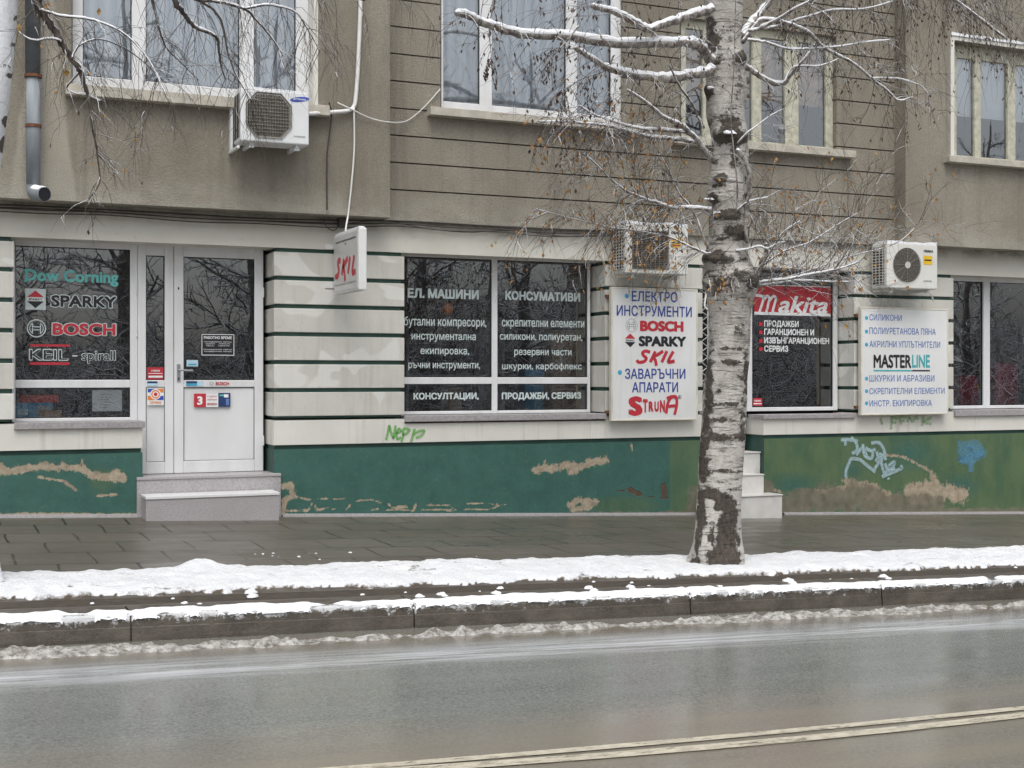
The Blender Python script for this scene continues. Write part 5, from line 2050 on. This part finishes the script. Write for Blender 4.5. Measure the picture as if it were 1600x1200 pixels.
class Tree:
    def __init__(self, root, dens=1.0, bark='limb'):
        self.bark = bark
        self.root = root
        self.dens = dens
        self.tw, self.sn, self.lf, self.dry = MB(), MB(), MB(), MB()

    def leaf(self, p, dry=False, s=None):
        s = s or rnd.uniform(.022, .042)
        a = rnd.uniform(0, 6.28)
        u = Vector((math.cos(a), math.sin(a), rnd.uniform(-.4, .4))).normalized()
        dn = Vector((rnd.gauss(0, .35), rnd.gauss(0, .35), -1)).normalized()
        n = u.cross(dn)
        p = Vector(p)
        k = .30 if dry else .42
        pts = [p, p + dn * s * .5 + u * s * k, p + dn * s * 1.1, p + dn * s * .5 - u * s * k, p + dn * s * .55 + n * s * .15]
        (self.dry if dry else self.lf).add(pts, [(0, 4, 1), (1, 4, 2), (2, 4, 3), (3, 4, 0)])

    def twig(self, p, d, L, r, lvl, droop=.12, jit=.13, leaf=0.0, dry=0.0, mat=0):
        pts = wander(p, d, L, 7 if lvl else 6, jit, droop)
        n = len(pts)
        self.tw.tube(pts, [r * (1 - .65 * i / (n - 1)) for i in range(n)], 4 if lvl else 3, mat, cap=False)
        if lvl > 0:
            k = max(2, int(L / .085))
            for i in range(k):
                t = rnd.uniform(.18, 1) * (n - 1)
                j = min(int(t), n - 2)
                q = pts[j].lerp(pts[j + 1], t - j)
                dd = (pts[j + 1] - pts[j]).normalized()
                side = Vector((rnd.gauss(0, 1), rnd.gauss(0, 1), rnd.gauss(0, .8)))
                side = (side - dd * side.dot(dd)).normalized()
                self.twig(q, dd * .75 + side * .75, L * rnd.uniform(.28, .6), r * .62, lvl - 1, droop * 1.15, jit * 1.1, leaf, dry, mat)
        for i in range(1, n):
            if rnd.random() < leaf * .68:
                self.leaf(pts[i])
            if rnd.random() < dry:
                self.leaf(pts[i], True)

    def limb(self, path, r0, r1, snow=True, twigs=0, tl=(.3, .7), lvl=1, droop=.12, leaf=0.0, dry=0.0, up=0.0, r_tw=.0027, tmin=.1, name="limb"):
        q = smooth_path(path, 6)
        n = len(q)
        rad = [r0 + (r1 - r0) * i / (n - 1) for i in range(n)]
        q = [p + Vector((rnd.gauss(0, .15), rnd.gauss(0, .15), rnd.gauss(0, .15))) * rad[i] for i, p in enumerate(q)]
        mb = MB()
        mb.tube(q, rad, 9, 0)
        lo = mb.build(name, self.bark, self.root, smooth=True)
        if snow:
            sp, sr = [], []
            for i in range(n):
                flat = 1 - abs((q[min(i + 1, n - 1)] - q[max(i - 1, 0)]).normalized().z)
                sp.append(q[i] + Vector((0, 0, rad[i] * .55)))
                sr.append(rad[i] * (.25 + .72 * flat) * rnd.uniform(.75, 1.15) + .003)
            sr[-1] *= .6
            mb = MB()
            mb.tube(sp, sr, 8)
            mb.build("limb_snow", 'snow', lo, smooth=True)
        for _ in range(int(twigs * self.dens)):
            t = rnd.uniform(tmin, 1) * (n - 1)
            j = min(int(t), n - 2)
            p = q[j].lerp(q[j + 1], t - j)
            dd = (q[j + 1] - q[j]).normalized()
            side = Vector((rnd.gauss(0, 1), rnd.gauss(0, 1), rnd.gauss(0, .6) + up))
            side = (side - dd * side.dot(dd)).normalized()
            self.twig(p, dd * .6 + side, rnd.uniform(*tl), r_tw, lvl, droop, .12, leaf, dry)
        return q

    def finish(self):
        self.tw.build("twigs", 'twig', self.root)["kind"] = "stuff"
        if self.lf.v:
            self.lf.build("leaves", 'leaf', self.root)["kind"] = "stuff"
        if self.dry.v:
            self.dry.build("withered_leaves", 'leaf_dry', self.root)["kind"] = "stuff"


TY = -3.9


def trunk(root, prof, Y0, marks, top_pts, seed, lumps=(), mat='bark'):
    """prof: (py, left px, right px) measured down the trunk; top_pts: further (point, radius) above the frame"""
    cs = []
    for py, a, b in prof:
        p = P((a + b) / 2, py, Y0)
        e = P(b, py, Y0)
        cs.append((p, (e - p).length * math.cos(math.atan2(p.x, p.y - CY)) * .99))
    cs += top_pts
    path = smooth_path([c for c, r in cs], 14)
    rad = np.interp(np.linspace(0, len(cs) - 1, len(path)), range(len(cs)), [r for c, r in cs])
    n = 56
    vs, fs = [], []
    for i, p in enumerate(path):
        for k in range(n):
            a = 2 * math.pi * k / n
            w_ = 1 + .10 * (float(fbm(math.cos(a) * 1.5 + 9 + seed, p.z * 3 + math.sin(a) * 1.5, 3)) - .5) * 2
            flare = 0
            h = p.z - cs[0][0].z
            if h < .45:
                flare = ((.45 - h) / .45) ** 2 * .30 * max(0, math.sin(a * 3 + seed)) ** 2
            vs.append(p + Vector((math.cos(a), math.sin(a), 0)) * rad[i] * (w_ + flare))
    for i in range(len(path) - 1):
        for k in range(n):
            a, b = i * n + k, i * n + (k + 1) % n
            fs.append((a, b, b + n, a + n))
    mb = MB()
    V = np.array([tuple(q) for q in vs])
    px, py = proj(V)
    front = np.array([math.sin(2 * math.pi * (i % n) / n) for i in range(len(V))]) < .35
    dark = np.zeros(len(V))
    push = np.zeros(len(V))
    for cx_, cy_, rx, ry, s in marks:
        g = np.clip(1.25 - .6 * np.hypot((px - cx_) / rx, (py - cy_) / ry), 0, 1) * s * .9
        dark = np.maximum(dark, np.where(front, g, 0))
    for cx_, cy_, rx, ry, s in lumps:
        g = np.exp(-(((px - cx_) / rx) ** 2 + ((py - cy_) / ry) ** 2))
        push += np.where(front, g, 0) * s
    ang = np.array([2 * math.pi * (i % n) / n for i in range(len(V))])
    V = V + np.stack([np.cos(ang), np.sin(ang), np.zeros_like(ang)], -1) * push[:, None]
    back = np.where(~front, np.clip((fbm(ang * 2 + seed, V[:, 2] * 4, 3) - .5) * 2.2, 0, .6), 0)
    dark = np.maximum(dark, back)
    mb.add(V, fs)
    o = mb.build("trunk", mat, root, smooth=True)
    at = o.data.attributes.new("dark", 'FLOAT', 'POINT')
    at.data.foreach_set("value", dark.astype(np.float32))
    return path, rad


base1 = P(1120, 885, TY)
T1r = empty("birch_tree", (base1.x, TY, float(pave(base1.x, TY))), "silver birch with snowy limbs growing from the verge before the shops", "tree", "birch trees on the verge")
prof = [(900, 1072, 1168), (885, 1075, 1165), (865, 1081, 1162), (840, 1084, 1160), (800, 1087, 1159.5), (770, 1089, 1160), (720, 1092, 1161), (660, 1097, 1165), (600, 1100, 1167), (557, 1105, 1171), (500, 1108, 1173), (465, 1107, 1176), (440, 1104, 1180), (420, 1104, 1173),
        (400, 1102, 1169), (370, 1107, 1169), (338, 1108, 1169), (307, 1106, 1169), (275, 1109, 1169), (243, 1112, 1171), (212, 1112, 1167), (180, 1104, 1164), (140, 1104, 1167), (100, 1103, 1163), (60, 1104, 1159), (0, 1101, 1160)]
marks1 = [(1108, 772, 14, 6, 1.2), (1130, 784, 11, 12, 1.25), (1140, 806, 9, 22, 1.3), (1135, 840, 11, 34, 1.3), (1128, 874, 17, 14, 1.2), (1144, 872, 7, 10, 1.1), (1095, 800, 6, 36, 1.05), (1090, 845, 4, 22, .95), (1112, 835, 5, 20, .8), (1152, 842, 4, 8, 1.0), (1088, 880, 8, 8, 1.0), (1098, 720, 5, 38, 1.0), (1103, 660, 5, 36, .9), (1108, 600, 6, 50, .85), (1160, 660, 5, 30, .8), (1165, 580, 4, 40, .7), (1125, 683, 42, 8, .8), (1100, 680, 8, 22, .75),
          (1128, 632, 40, 3.5, .8), (1120, 655, 34, 4, .75), (1140, 566, 26, 4, .75), (1160, 590, 10, 4, .7), (1148, 545, 20, 3, .7), (1128, 735, 14, 3.5, .85), (1148, 737, 12, 2.5, .7), (1130, 752, 8, 3, .7), (1140, 752, 20, 1.8, .6), (1146, 765, 18, 1.8, .6), (1150, 790, 12, 2, .5),
          (1108, 640, 6, 40, .6), (1112, 560, 6, 60, .45), (1104, 720, 5, 50, .65), (1098, 745, 10, 8, .7), (1122, 612, 4, 4, .8), (1112, 595, 3, 3, .7),
          (1140, 440, 40, 24, .55), (1118, 452, 14, 20, .6), (1168, 440, 14, 14, .8), (1115, 402, 20, 10, .85), (1145, 405, 26, 6, .6), (1152, 515, 9, 8, .7), (1142, 335, 16, 9, .95), (1152, 362, 16, 12, .95), (1118, 310, 10, 8, .8), (1130, 302, 22, 3, .5), (1125, 370, 14, 12, .5),
          (1127, 280, 9, 8, .95), (1122, 290, 16, 4, .6), (1145, 215, 24, 11, .95), (1138, 195, 14, 18, .85), (1112, 235, 6, 22, .6), (1145, 240, 8, 20, .6), (1120, 250, 5, 8, .5), (1135, 170, 18, 5, .5), (1110, 145, 7, 10, .9), (1155, 92, 10, 10, .9), (1118, 66, 10, 18, .85), (1122, 92, 8, 12, .6), (1155, 140, 8, 40, .5),
          (1110, 35, 10, 20, .7), (1120, 100, 7, 60, .4), (1138, 70, 6, 16, .4), (1112, 190, 7, 10, .6), (1165, 320, 5, 50, .5), (1128, 340, 26, 4, .5)]
lumps1 = [(1140, 208, 20, 13, .065), (1168, 440, 14, 20, .075), (1113, 405, 14, 12, .06), (1153, 362, 13, 12, .05), (1108, 440, 10, 14, .04), (1142, 338, 15, 8, .05), (1118, 308, 12, 8, .04), (1127, 280, 11, 8, .04), (1110, 140, 9, 10, .04), (1154, 92, 10, 12, .05), (1112, 70, 9, 16, .04), (1135, 450, 26, 22, .03), (1128, 683, 40, 10, .012), (1138, 566, 28, 5, .010), (1155, 520, 10, 8, .02), (1100, 860, 10, 26, .03), (1152, 868, 10, 18, .03)]
ptop = P(1131, 0, TY)
top_pts = [(ptop + Vector((.0, .02, .7)), .15), (ptop + Vector((.05, .0, 1.7)), .13), (ptop + Vector((-.03, .05, 2.9)), .10), (ptop + Vector((.06, 0, 4.2)), .06), (ptop + Vector((.05, .0, 5.6)), .02)]
trunk(T1r, prof, TY, marks1, top_pts, 1.0, lumps1)
T1 = Tree(T1r, 1.25)


def PP(pts, y0=0.0, y1=0.0):
    """branch measured in the photograph, its depth running from TY+y0 to TY+y1"""
    n = len(pts) - 1
    return [P(a, b, TY + y0 + (y1 - y0) * i / max(1, n)) for i, (a, b) in enumerate(pts)]


# long snowy limbs on the left of the trunk
T1.limb(PP([(1112, 96), (1098, 78), (1082, 68), (1040, 67), (963, 68), (878, 57), (822, 54), (765, 40), (735, 26), (714, 20)], -.05, -.75), .042, .022, True, 26, (.25, .65), 1, .10, .0, .10, name="limb")
T1.limb(PP([(1112, 14), (1080, 24), (1045, 34), (1014, 45), (990, 34), (963, 20), (940, 14), (926, 10)], -.1, -.8), .037, .017, True, 14, (.3, .6), 1, .14, .0, .12)
T1.limb(PP([(1114, 112), (1080, 117), (1034, 122), (991, 118), (968, 112), (945, 104), (921, 90), (898, 74)], -.12, -.5), .040, .017, True, 22, (.25, .6), 1, .15, .02, .12)
T1.limb(PP([(1112, 250), (1095, 226), (1076, 206), (1058, 193), (1034, 181), (1010, 160), (980, 140)], -.1, -.4), .026, .008, True, 14, (.25, .55), 1, .12, .03, .03)
T1.limb(PP([(1090, 222), (1060, 218), (1020, 214), (985, 206), (950, 197), (915, 193), (880, 190), (840, 190)], -.1, .2), .017, .005, True, 46, (.25, .55), 1, .10, .05, .015)
T1.limb(PP([(1076, 207), (1035, 203), (995, 200), (960, 190), (930, 180), (905, 165)], -.1, -.6), .013, .005, True, 32, (.2, .5), 1, .10, .05, .015)
T1.limb(PP([(1112, 327), (1078, 325), (1050, 324), (1028, 317), (1005, 310), (975, 296), (950, 276), (930, 255), (912, 240)], -.1, .3), .016, .005, True, 52, (.25, .6), 1, .12, .085, .02)
T1.limb(PP([(1110, 396), (1098, 394), (1067, 380), (1045, 370), (1025, 366), (990, 360), (960, 357), (930, 350), (880, 338), (838, 326)], -.15, .4), .012, .003, False, 64, (.25, .6), 1, .12, .12, .0)
T1.limb(PP([(1106, 388), (1090, 345), (1075, 318), (1060, 300), (1045, 265), (1030, 240)], -.1, .2), .011, .004, False, 24, (.2, .5), 1, .10, .10, .0)
T1.limb(PP([(1025, 366), (1060, 345), (1085, 335), (1105, 330)], .1, .2), .006, .003, False, 8, (.15, .4), 1, .15, .15, .0)
T1.limb(PP([(1100, 200), (1080, 160), (1062, 135), (1045, 100)], -.15, -.5), .012, .006, True, 10, (.2, .5), 1, .12, .0, .03)
T1.limb(PP([(905, 40), (880, 70), (858, 95), (842, 125), (834, 160)], -.5, -.3), .007, .002, False, 12, (.12, .3), 0, .3, .0, .5)
T1.limb(PP([(960, 85), (945, 110), (905, 125), (880, 150), (872, 185)], -.4, -.3), .007, .002, False, 16, (.15, .4), 1, .3, .0, .30)
T1.limb(PP([(800, -40), (775, 0), (765, 40), (767, 80), (770, 112)], -.4, -.4), .006, .002, False, 14, (.1, .25), 0, .4, .0, .6)
# right side
T1.limb(PP([(1158, 88), (1166, 104), (1180, 114), (1203, 128), (1225, 130), (1236, 116), (1248, 102), (1265, 82), (1272, 70)], -.1, -.3), .026, .009, True, 12, (.2, .5), 1, .10, .0, .02)
T1.limb(PP([(1225, 130), (1240, 105), (1280, 103), (1310, 92)], -.3, -.2), .009, .004, True, 6, (.2, .4), 1, .10)
T1.limb(PP([(1156, 60), (1170, 40), (1185, 22), (1200, 4), (1225, -30), (1260, -70)], -.05, .2), .042, .018, True, 12, (.4, .8), 1, .14, .0, .05)
T1.limb(PP([(1160, 66), (1180, 40), (1195, 30), (1240, 40), (1265, 52), (1290, 76), (1325, 94), (1345, 108), (1361, 122), (1385, 140), (1404, 157), (1425, 152)], -.1, -.2), .019, .006, True, 24, (.25, .6), 1, .10, .01, .06)
T1.limb(PP([(1361, 122), (1385, 122), (1410, 124), (1440, 135), (1452, 150)], -.2, -.1), .006, .003, True, 8, (.2, .4), 1, .12)
T1.limb(PP([(1168, 62), (1195, 66), (1230, 76), (1270, 76), (1315, 72), (1350, 66), (1392, 62)], -.2, -.6), .010, .004, True, 18, (.2, .5), 1, .1, .0, .02)
T1.limb(PP([(1170, 48), (1210, 42), (1250, 30), (1300, 16), (1350, 14), (1395, 2)], -.2, .2), .013, .005, True, 24, (.3, .6), 1, .14, .0, .10)
T1.limb(PP([(1188, 44), (1215, 30), (1245, 12), (1290, -10)], -.2, -.7), .016, .006, True, 14, (.3, .6), 1, .12, .0, .05)
# burl at the fork and the sprays that leave it on the right
T1.limb(PP([(1160, 448), (1180, 436), (1190, 412), (1198, 392), (1196, 380)], -.12, -.2), .030, .014, True, 8, (.2, .4), 1, .05, .06)
T1.limb(PP([(1165, 445), (1200, 440), (1230, 436), (1268, 428), (1310, 420), (1345, 408)], -.15, -.5), .014, .005, True, 30, (.3, .8), 1, .02, .07, .0, .5, .0026)
T1.limb(PP([(1168, 446), (1205, 444), (1245, 438), (1290, 440), (1330, 440)], -.15, .2), .012, .004, True, 20, (.3, .8), 1, .01, .04, .0, .6, .0026)
T1.limb(PP([(1185, 420), (1220, 395), (1265, 378), (1310, 350), (1345, 330)], -.15, -.1), .010, .003, False, 24, (.3, .8), 1, -.01, .09, .0, .3, .0026)
T1.limb(PP([(1178, 430), (1200, 400), (1222, 365), (1250, 345)], -.15, -.5), .009, .003, True, 14, (.25, .7), 1, .0, .06, .0, .3, .0026)
T1.limb(PP([(1150, 392), (1165, 390), (1186, 385), (1200, 388), (1215, 380), (1226, 378)], -.17, -.4), .009, .004, True, 8, (.2, .4), 1, .02, .05)
T1.limb(PP([(1150, 330), (1165, 318), (1180, 312), (1200, 308)], -.17, -.35), .009, .003, True, 6, (.2, .4), 1, .02, .02)
T1.limb(PP([(1158, 365), (1172, 352), (1182, 328), (1190, 315)], -.17, -.3), .014, .007, True, 6, (.2, .4), 1, .02, .02)
T1.limb(PP([(1152, 235), (1164, 250), (1171, 275), (1170, 310), (1165, 350), (1168, 380)], -.20, -.22), .022, .016, True, 6, (.15, .3), 1, .02, .0)
T1.limb(PP([(1152, 225), (1165, 210), (1185, 195), (1205, 180), (1225, 170)], -.17, -.3), .008, .003, True, 8, (.2, .4), 1, .05)
T1.limb(PP([(1150, 330), (1152, 290), (1146, 230), (1142, 180), (1146, 120), (1148, 60), (1150, -20)], -.24, -.5), .007, .003, False, 10, (.2, .4), 1, .05, .0, .02)
T1.limb(PP([(1180, 440), (1240, 430), (1330, 400), (1400, 380), (1440, 345)], -.1, .5), .007, .003, False, 26, (.25, .7), 1, -.01, .10, .0, .3, .0026)
# crown boughs above the frame whose twigs hang into it
pc = lambda dx, dy, dz: Vector((ptop.x + dx, TY + dy, ptop.z + dz))
T1.limb([pc(.1, 0, .6), pc(.7, .1, .75), pc(1.5, .2, .75), pc(2.3, .4, .62), pc(3.0, .5, .4), pc(3.6, .6, .2)], .04, .010, True, 60, (.45, 1.0), 1, .24, .0, .16)
T1.limb([pc(.1, -.1, 1.0), pc(.8, -.5, 1.1), pc(1.6, -.8, .9), pc(2.3, -.9, .6), pc(2.7, -1, .35)], .035, .008, True, 44, (.45, 1.0), 1, .24, .0, .08)
T1.limb([pc(-.1, 0, .5), pc(-.5, -.1, .65), pc(-.9, -.2, .62), pc(-1.4, -.3, .42)], .03, .008, True, 50, (.4, .9), 1, .26, .0, .14)
T1.limb([pc(-.1, .1, 1.1), pc(-.6, .5, 1.15), pc(-1.2, .8, .9), pc(-1.6, .9, .6)], .03, .008, True, 34, (.4, .9), 1, .26, .0, .10)
for i in range(9):
    a = i * 2.4
    z = 1.4 + i * .42
    L = 1.6 - i * .12
    T1.limb([pc(0, 0, z), pc(.4 * L * math.cos(a), .4 * L * math.sin(a), z + .3), pc(.9 * L * math.cos(a), .9 * L * math.sin(a), z + .25)], .03, .008, True, 12, (.4, .9), 1, .2, .0, .05)
# snow lodged on knots
for px_, py_, rx, rz, dyy in ((1142, 204, .058, .034, -.20), (1112, 134, .032, .018, -.16), (1155, 82, .034, .03, -.16), (1163, 356, .034, .036, -.19), (1114, 308, .022, .02, -.17), (1120, 330, .02, .012, -.17), (1176, 423, .045, .025, -.16)):
    c = P(px_, py_, TY + dyy)
    mb = MB()
    for q in range(5):
        clod(mb, (c.x + rnd.gauss(0, rx * .45), c.y + rnd.gauss(0, .012) + .02, c.z - rz * .8 + rnd.uniform(0, rz * .5)), rnd.uniform(.45, .8) * max(rx * .75, rz))
    mb.build("knot_snow", 'snow', T1r, smooth=True)
# orange leaves and dead twigs caught at the fork
for i in range(60):
    p = P(rnd.uniform(1108, 1170), rnd.gauss(445, 16), TY - .19)
    T1.leaf(p, rnd.random() < .45)
for i in range(30):
    T1.twig(P(rnd.uniform(1108, 1172), rnd.gauss(440, 14), TY - .17), (rnd.gauss(0, 1), -.6, rnd.gauss(-.2, .6)), rnd.uniform(.12, .3), .003, 0, .1)
T1.finish()

# second birch, mostly left of the frame
base2 = P(-44, 885, TY)
T2r = empty("birch_tree", (base2.x, TY, float(pave(base2.x, TY))), "pale leaning birch trunk cut by the left edge with branches hanging over the window", "tree", "birch trees on the verge")
prof2 = [(905, -95, 6), (885, -90, 2), (850, -86, -4), (780, -92, -10), (600, -100, -20), (420, -92, -14), (300, -82, -4), (230, -74, 5), (150, -66, 16), (80, -57, 24), (0, -50, 29)]
marks2 = [(12, 190, 10, 7, 1.1), (6, 228, 9, 9, 1.2), (18, 118, 9, 4, 1.0), (22, 70, 8, 3, .9), (24, 28, 7, 5, .8), (8, 218, 10, 6, .8), (4, 103, 8, 4, .6), (2, 235, 8, 8, .6), (15, 60, 10, 3, .4), (0, 160, 10, 3, .5)]
p2 = P(-10, 0, TY)
top2 = [(p2 + Vector((.05, .0, .8)), .15), (p2 + Vector((.08, .1, 1.9)), .12), (p2 + Vector((.0, .1, 3.2)), .08), (p2 + Vector((.05, .1, 4.8)), .03)]
trunk(T2r, prof2, TY, marks2, top2, 4.0, mat='white_bark')
T2 = Tree(T2r, .75, 'dark_limb')
q2 = lambda dx, dy, dz: Vector((p2.x + dx, TY + dy, p2.z + dz))
T2.limb([q2(.02, 0, .25), q2(.15, -.02, .22)] + PP([(52, -20), (62, 15), (79, 37), (96, 65), (112, 92), (126, 112), (130, 128), (137, 146)], -.05, .1), .034, .013, True, 26, (.25, .6), 1, .14, .01, .01)
T2.limb(PP([(136, 142), (141, 170), (144, 198), (150, 225), (153, 249), (156, 283), (147, 300), (138, 312)], .1, .2), .010, .003, False, 26, (.15, .45), 1, .10, .02, .01)
T2.limb(PP([(96, 65), (80, 60), (55, 63), (40, 58), (28, 48)], -.02, .0), .008, .003, True, 4, (.15, .3), 0, .05)
T2.limb(PP([(112, 92), (125, 70), (160, 62), (210, 85), (260, 130)], -.05, .3), .008, .003, False, 26, (.25, .6), 1, .16)
T2.limb(PP([(62, 15), (95, 25), (140, 30), (190, 50), (230, 90), (255, 140)], -.05, -.3), .009, .003, True, 30, (.25, .6), 1, .16)
T2.limb(PP([(125, 112), (105, 136), (118, 146), (134, 147), (158, 158)], .1, .1), .007, .003, True, 4, (.15, .3), 0, .1)
T2.limb([q2(.0, 0, .9), q2(.5, .0, .85), q2(1.0, -.1, .62), q2(1.45, -.2, .42), q2(1.9, -.3, .28), q2(2.4, -.3, .2)], .04, .012, True, 30, (.4, .9), 1, .26)
T2.limb([q2(.02, .1, 1.2), q2(.5, .5, 1.1), q2(1.2, .8, .8), q2(1.9, .9, .5)], .03, .008, True, 22, (.4, .9), 1, .26)
T2.limb(PP([(255, -60), (272, 0), (285, 18), (297, 34), (309, 45), (337, 57), (342, 80), (345, 100), (352, 125)], -.15, .1), .022, .004, True, 26, (.2, .5), 1, .18)
T2.limb(PP([(290, -30), (312, 0), (332, 14), (346, 34), (352, 60), (357, 85), (368, 115), (385, 145), (392, 155)], -.25, -.2), .011, .003, True, 16, (.2, .45), 1, .18)
T2.limb(PP([(225, -40), (238, 0), (246, 34), (252, 55), (261, 76), (285, 100), (310, 125)], -.2, .1), .010, .003, False, 26, (.2, .5), 1, .18)
T2.limb(PP([(250, -50), (300, -4), (340, 2), (382, 14), (400, 31), (425, 60), (445, 90)], -.3, -.2), .014, .004, True, 30, (.25, .55), 1, .16)
T2.limb(PP([(382, 14), (420, 8), (460, 18), (480, 45), (500, 80)], -.3, -.1), .009, .003, True, 30, (.25, .5), 1, .18)
for i in range(7):
    a = i * 2.4
    z = 1.5 + i * .45
    L = 1.5 - i * .12
    T2.limb([q2(.05, 0, z), q2(.4 * L * math.cos(a), .4 * L * math.sin(a), z + .3), q2(.9 * L * math.cos(a), .9 * L * math.sin(a), z + .25)], .03, .008, True, 10, (.4, .9), 1, .2)
for a, b in ((30, 37), (103, 108), (155, 12), (68, 5)):
    T2.leaf(P(a, b, TY - .1), s=.05)
T2.finish()

# ================================================================== ACROSS THE STREET (seen mirrored in the shop glass)
o = grid_obj(np.linspace(-20, 80, 640), np.linspace(0, 1, 48), lambda x, t: t, "far_thicket", 'thicket')
me = o.data
co = np.empty(len(me.vertices) * 3)
me.vertices.foreach_get("co", co)
co = co.reshape(-1, 3)
hgt = 3.6 + 1.6 * (fbm(co[:, 0] * .22, co[:, 0] * 0 + 3, 4) - .5) + 2.0 * (fbm(co[:, 0] * 1.1, co[:, 0] * 0 + 23, 3) - .5)
hgt = hgt * np.clip((co[:, 0] - 2) / 9, .38, 1)
t_ = co[:, 1].copy()
co[:, 1] = -33 - 3.5 * t_ ** 2 + 1.8 * (fbm(co[:, 0] * .8, t_ * 6, 3) - .5) + .9 * (fbm(co[:, 0] * 3.5, t_ * 20, 4) - .5)
co[:, 2] = -.5 - .0314 * co[:, 0] + hgt * t_ + .5 * (fbm(co[:, 0] * 1.7, t_ * 9, 3) - .5) + 2.2 * t_ * (fbm(co[:, 0] * 4.5, t_ * 12, 4) - .5)
me.vertices.foreach_set("co", co.ravel())
tag(o, "dark evergreen thicket across the street mirrored in the shop glass", "thicket", kind="stuff")


def park_tree(seed):
    global rnd
    keep = rnd
    rnd = random.Random(seed)
    r = empty("park_tree", (0, 0, 0), "bare snowy tree across the street mirrored in the shop glass", "tree", "bare park trees across the street")
    tb = MB()
    trunk_p = smooth_path([(0, 0, -.2), (.1, .05, 1.4), (.0, .1, 3.2), (.15, .0, 5.2), (.1, .1, 7.5), (.2, .1, 9.5)], 4)
    tb.tube(trunk_p, np.linspace(.19, .02, len(trunk_p)).tolist(), 8)
    tb.build("trunk", 'limb', r, smooth=True)
    cb = MB()

    def grow(p, d, L, rad, lvl):
        pts = wander(p, d, L, 5, .16, -.01 if lvl else .05)
        cb.tube(pts, [rad * (1 - .6 * i / 5) for i in range(6)], 4, cap=False)
        if lvl:
            for _ in range(5 if lvl > 1 else 6):
                j = rnd.randint(1, 4)
                s = Vector((rnd.gauss(0, 1), rnd.gauss(0, 1), rnd.gauss(.1, .7))).normalized()
                grow(pts[j], (pts[j + 1] - pts[j]).normalized() * .7 + s * .8, L * rnd.uniform(.4, .65), rad * .55, lvl - 1)
    for i in range(22):
        h = rnd.uniform(.8, 8.5)
        j = min(len(trunk_p) - 2, int(h / 9.5 * len(trunk_p)))
        a = rnd.uniform(0, 6.28)
        grow(trunk_p[j], (math.cos(a), math.sin(a), rnd.uniform(.1, .9)), rnd.uniform(1.4, 2.8) * (1 - h / 14), .045, 2)
    cb.build("crown", 'frosted_shrub', r)
    rnd = keep
    return r


mb = MB()
keep_ = rnd
rnd = random.Random(77)
for i in range(5200):
    x, y = rnd.uniform(-4, 44), rnd.uniform(-30, -18)
    h0 = rnd.random() ** 1.6 * (4.0 if x > 9 else 1.6)
    p = (x, y, .2 - .0314 * x + h0)
    L = rnd.uniform(.9, 3.2)
    pts = wander(p, (rnd.gauss(0, .7), rnd.gauss(0, .5), rnd.uniform(.2, 1.1)), L, 7, .22, .05)
    r0 = rnd.uniform(.010, .030)
    mb.tube(pts, [r0 * (1 - .7 * j / 7) for j in range(8)], 4, cap=False)
    for k in range(2):
        j = rnd.randint(2, 6)
        q = wander(pts[j], (rnd.gauss(0, .8), rnd.gauss(0, .6), rnd.uniform(-.2, .8)), L * .5, 5, .2, .05)
        mb.tube(q, [r0 * .55 * (1 - .7 * j2 / 5) for j2 in range(6)], 3, cap=False)
rnd = keep_
tag(mb.build("far_shrubs", 'frosted_shrub'), "tangle of bare snowy shrubs across the street mirrored in the shop glass", "shrubs", kind="stuff")
protos = [park_tree(3), park_tree(8), park_tree(21)]
spots = [(1.5, -22), (5.0, -25), (8.0, -22), (11, -20), (13.5, -24), (15.5, -20.5), (18, -22.5), (20.5, -19.5), (23, -23), (26, -20.5), (29, -24), (32, -21), (35, -23.5), (38.5, -20.5), (42, -23), (-3, -22), (10, -28), (12, -27.5), (17, -27), (22, -28), (27, -27.5), (33, -28), (46, -21)]
for i, (x, y) in enumerate(spots):
    if i < 3:
        r = protos[i]
    else:
        src = protos[i % 3]
        r = src.copy()
        col.objects.link(r)
        for ch in list(src.children):
            c = ch.copy()
            col.objects.link(c)
            c.parent = r
    r.location = (x, y, .25 - .0314 * x + .02 * (-16 - y))
    r.rotation_euler = (0, 0, i * 1.7)
    r.scale = [1.0, 1.35, 1.15][i % 3:i % 3 + 1] * 3
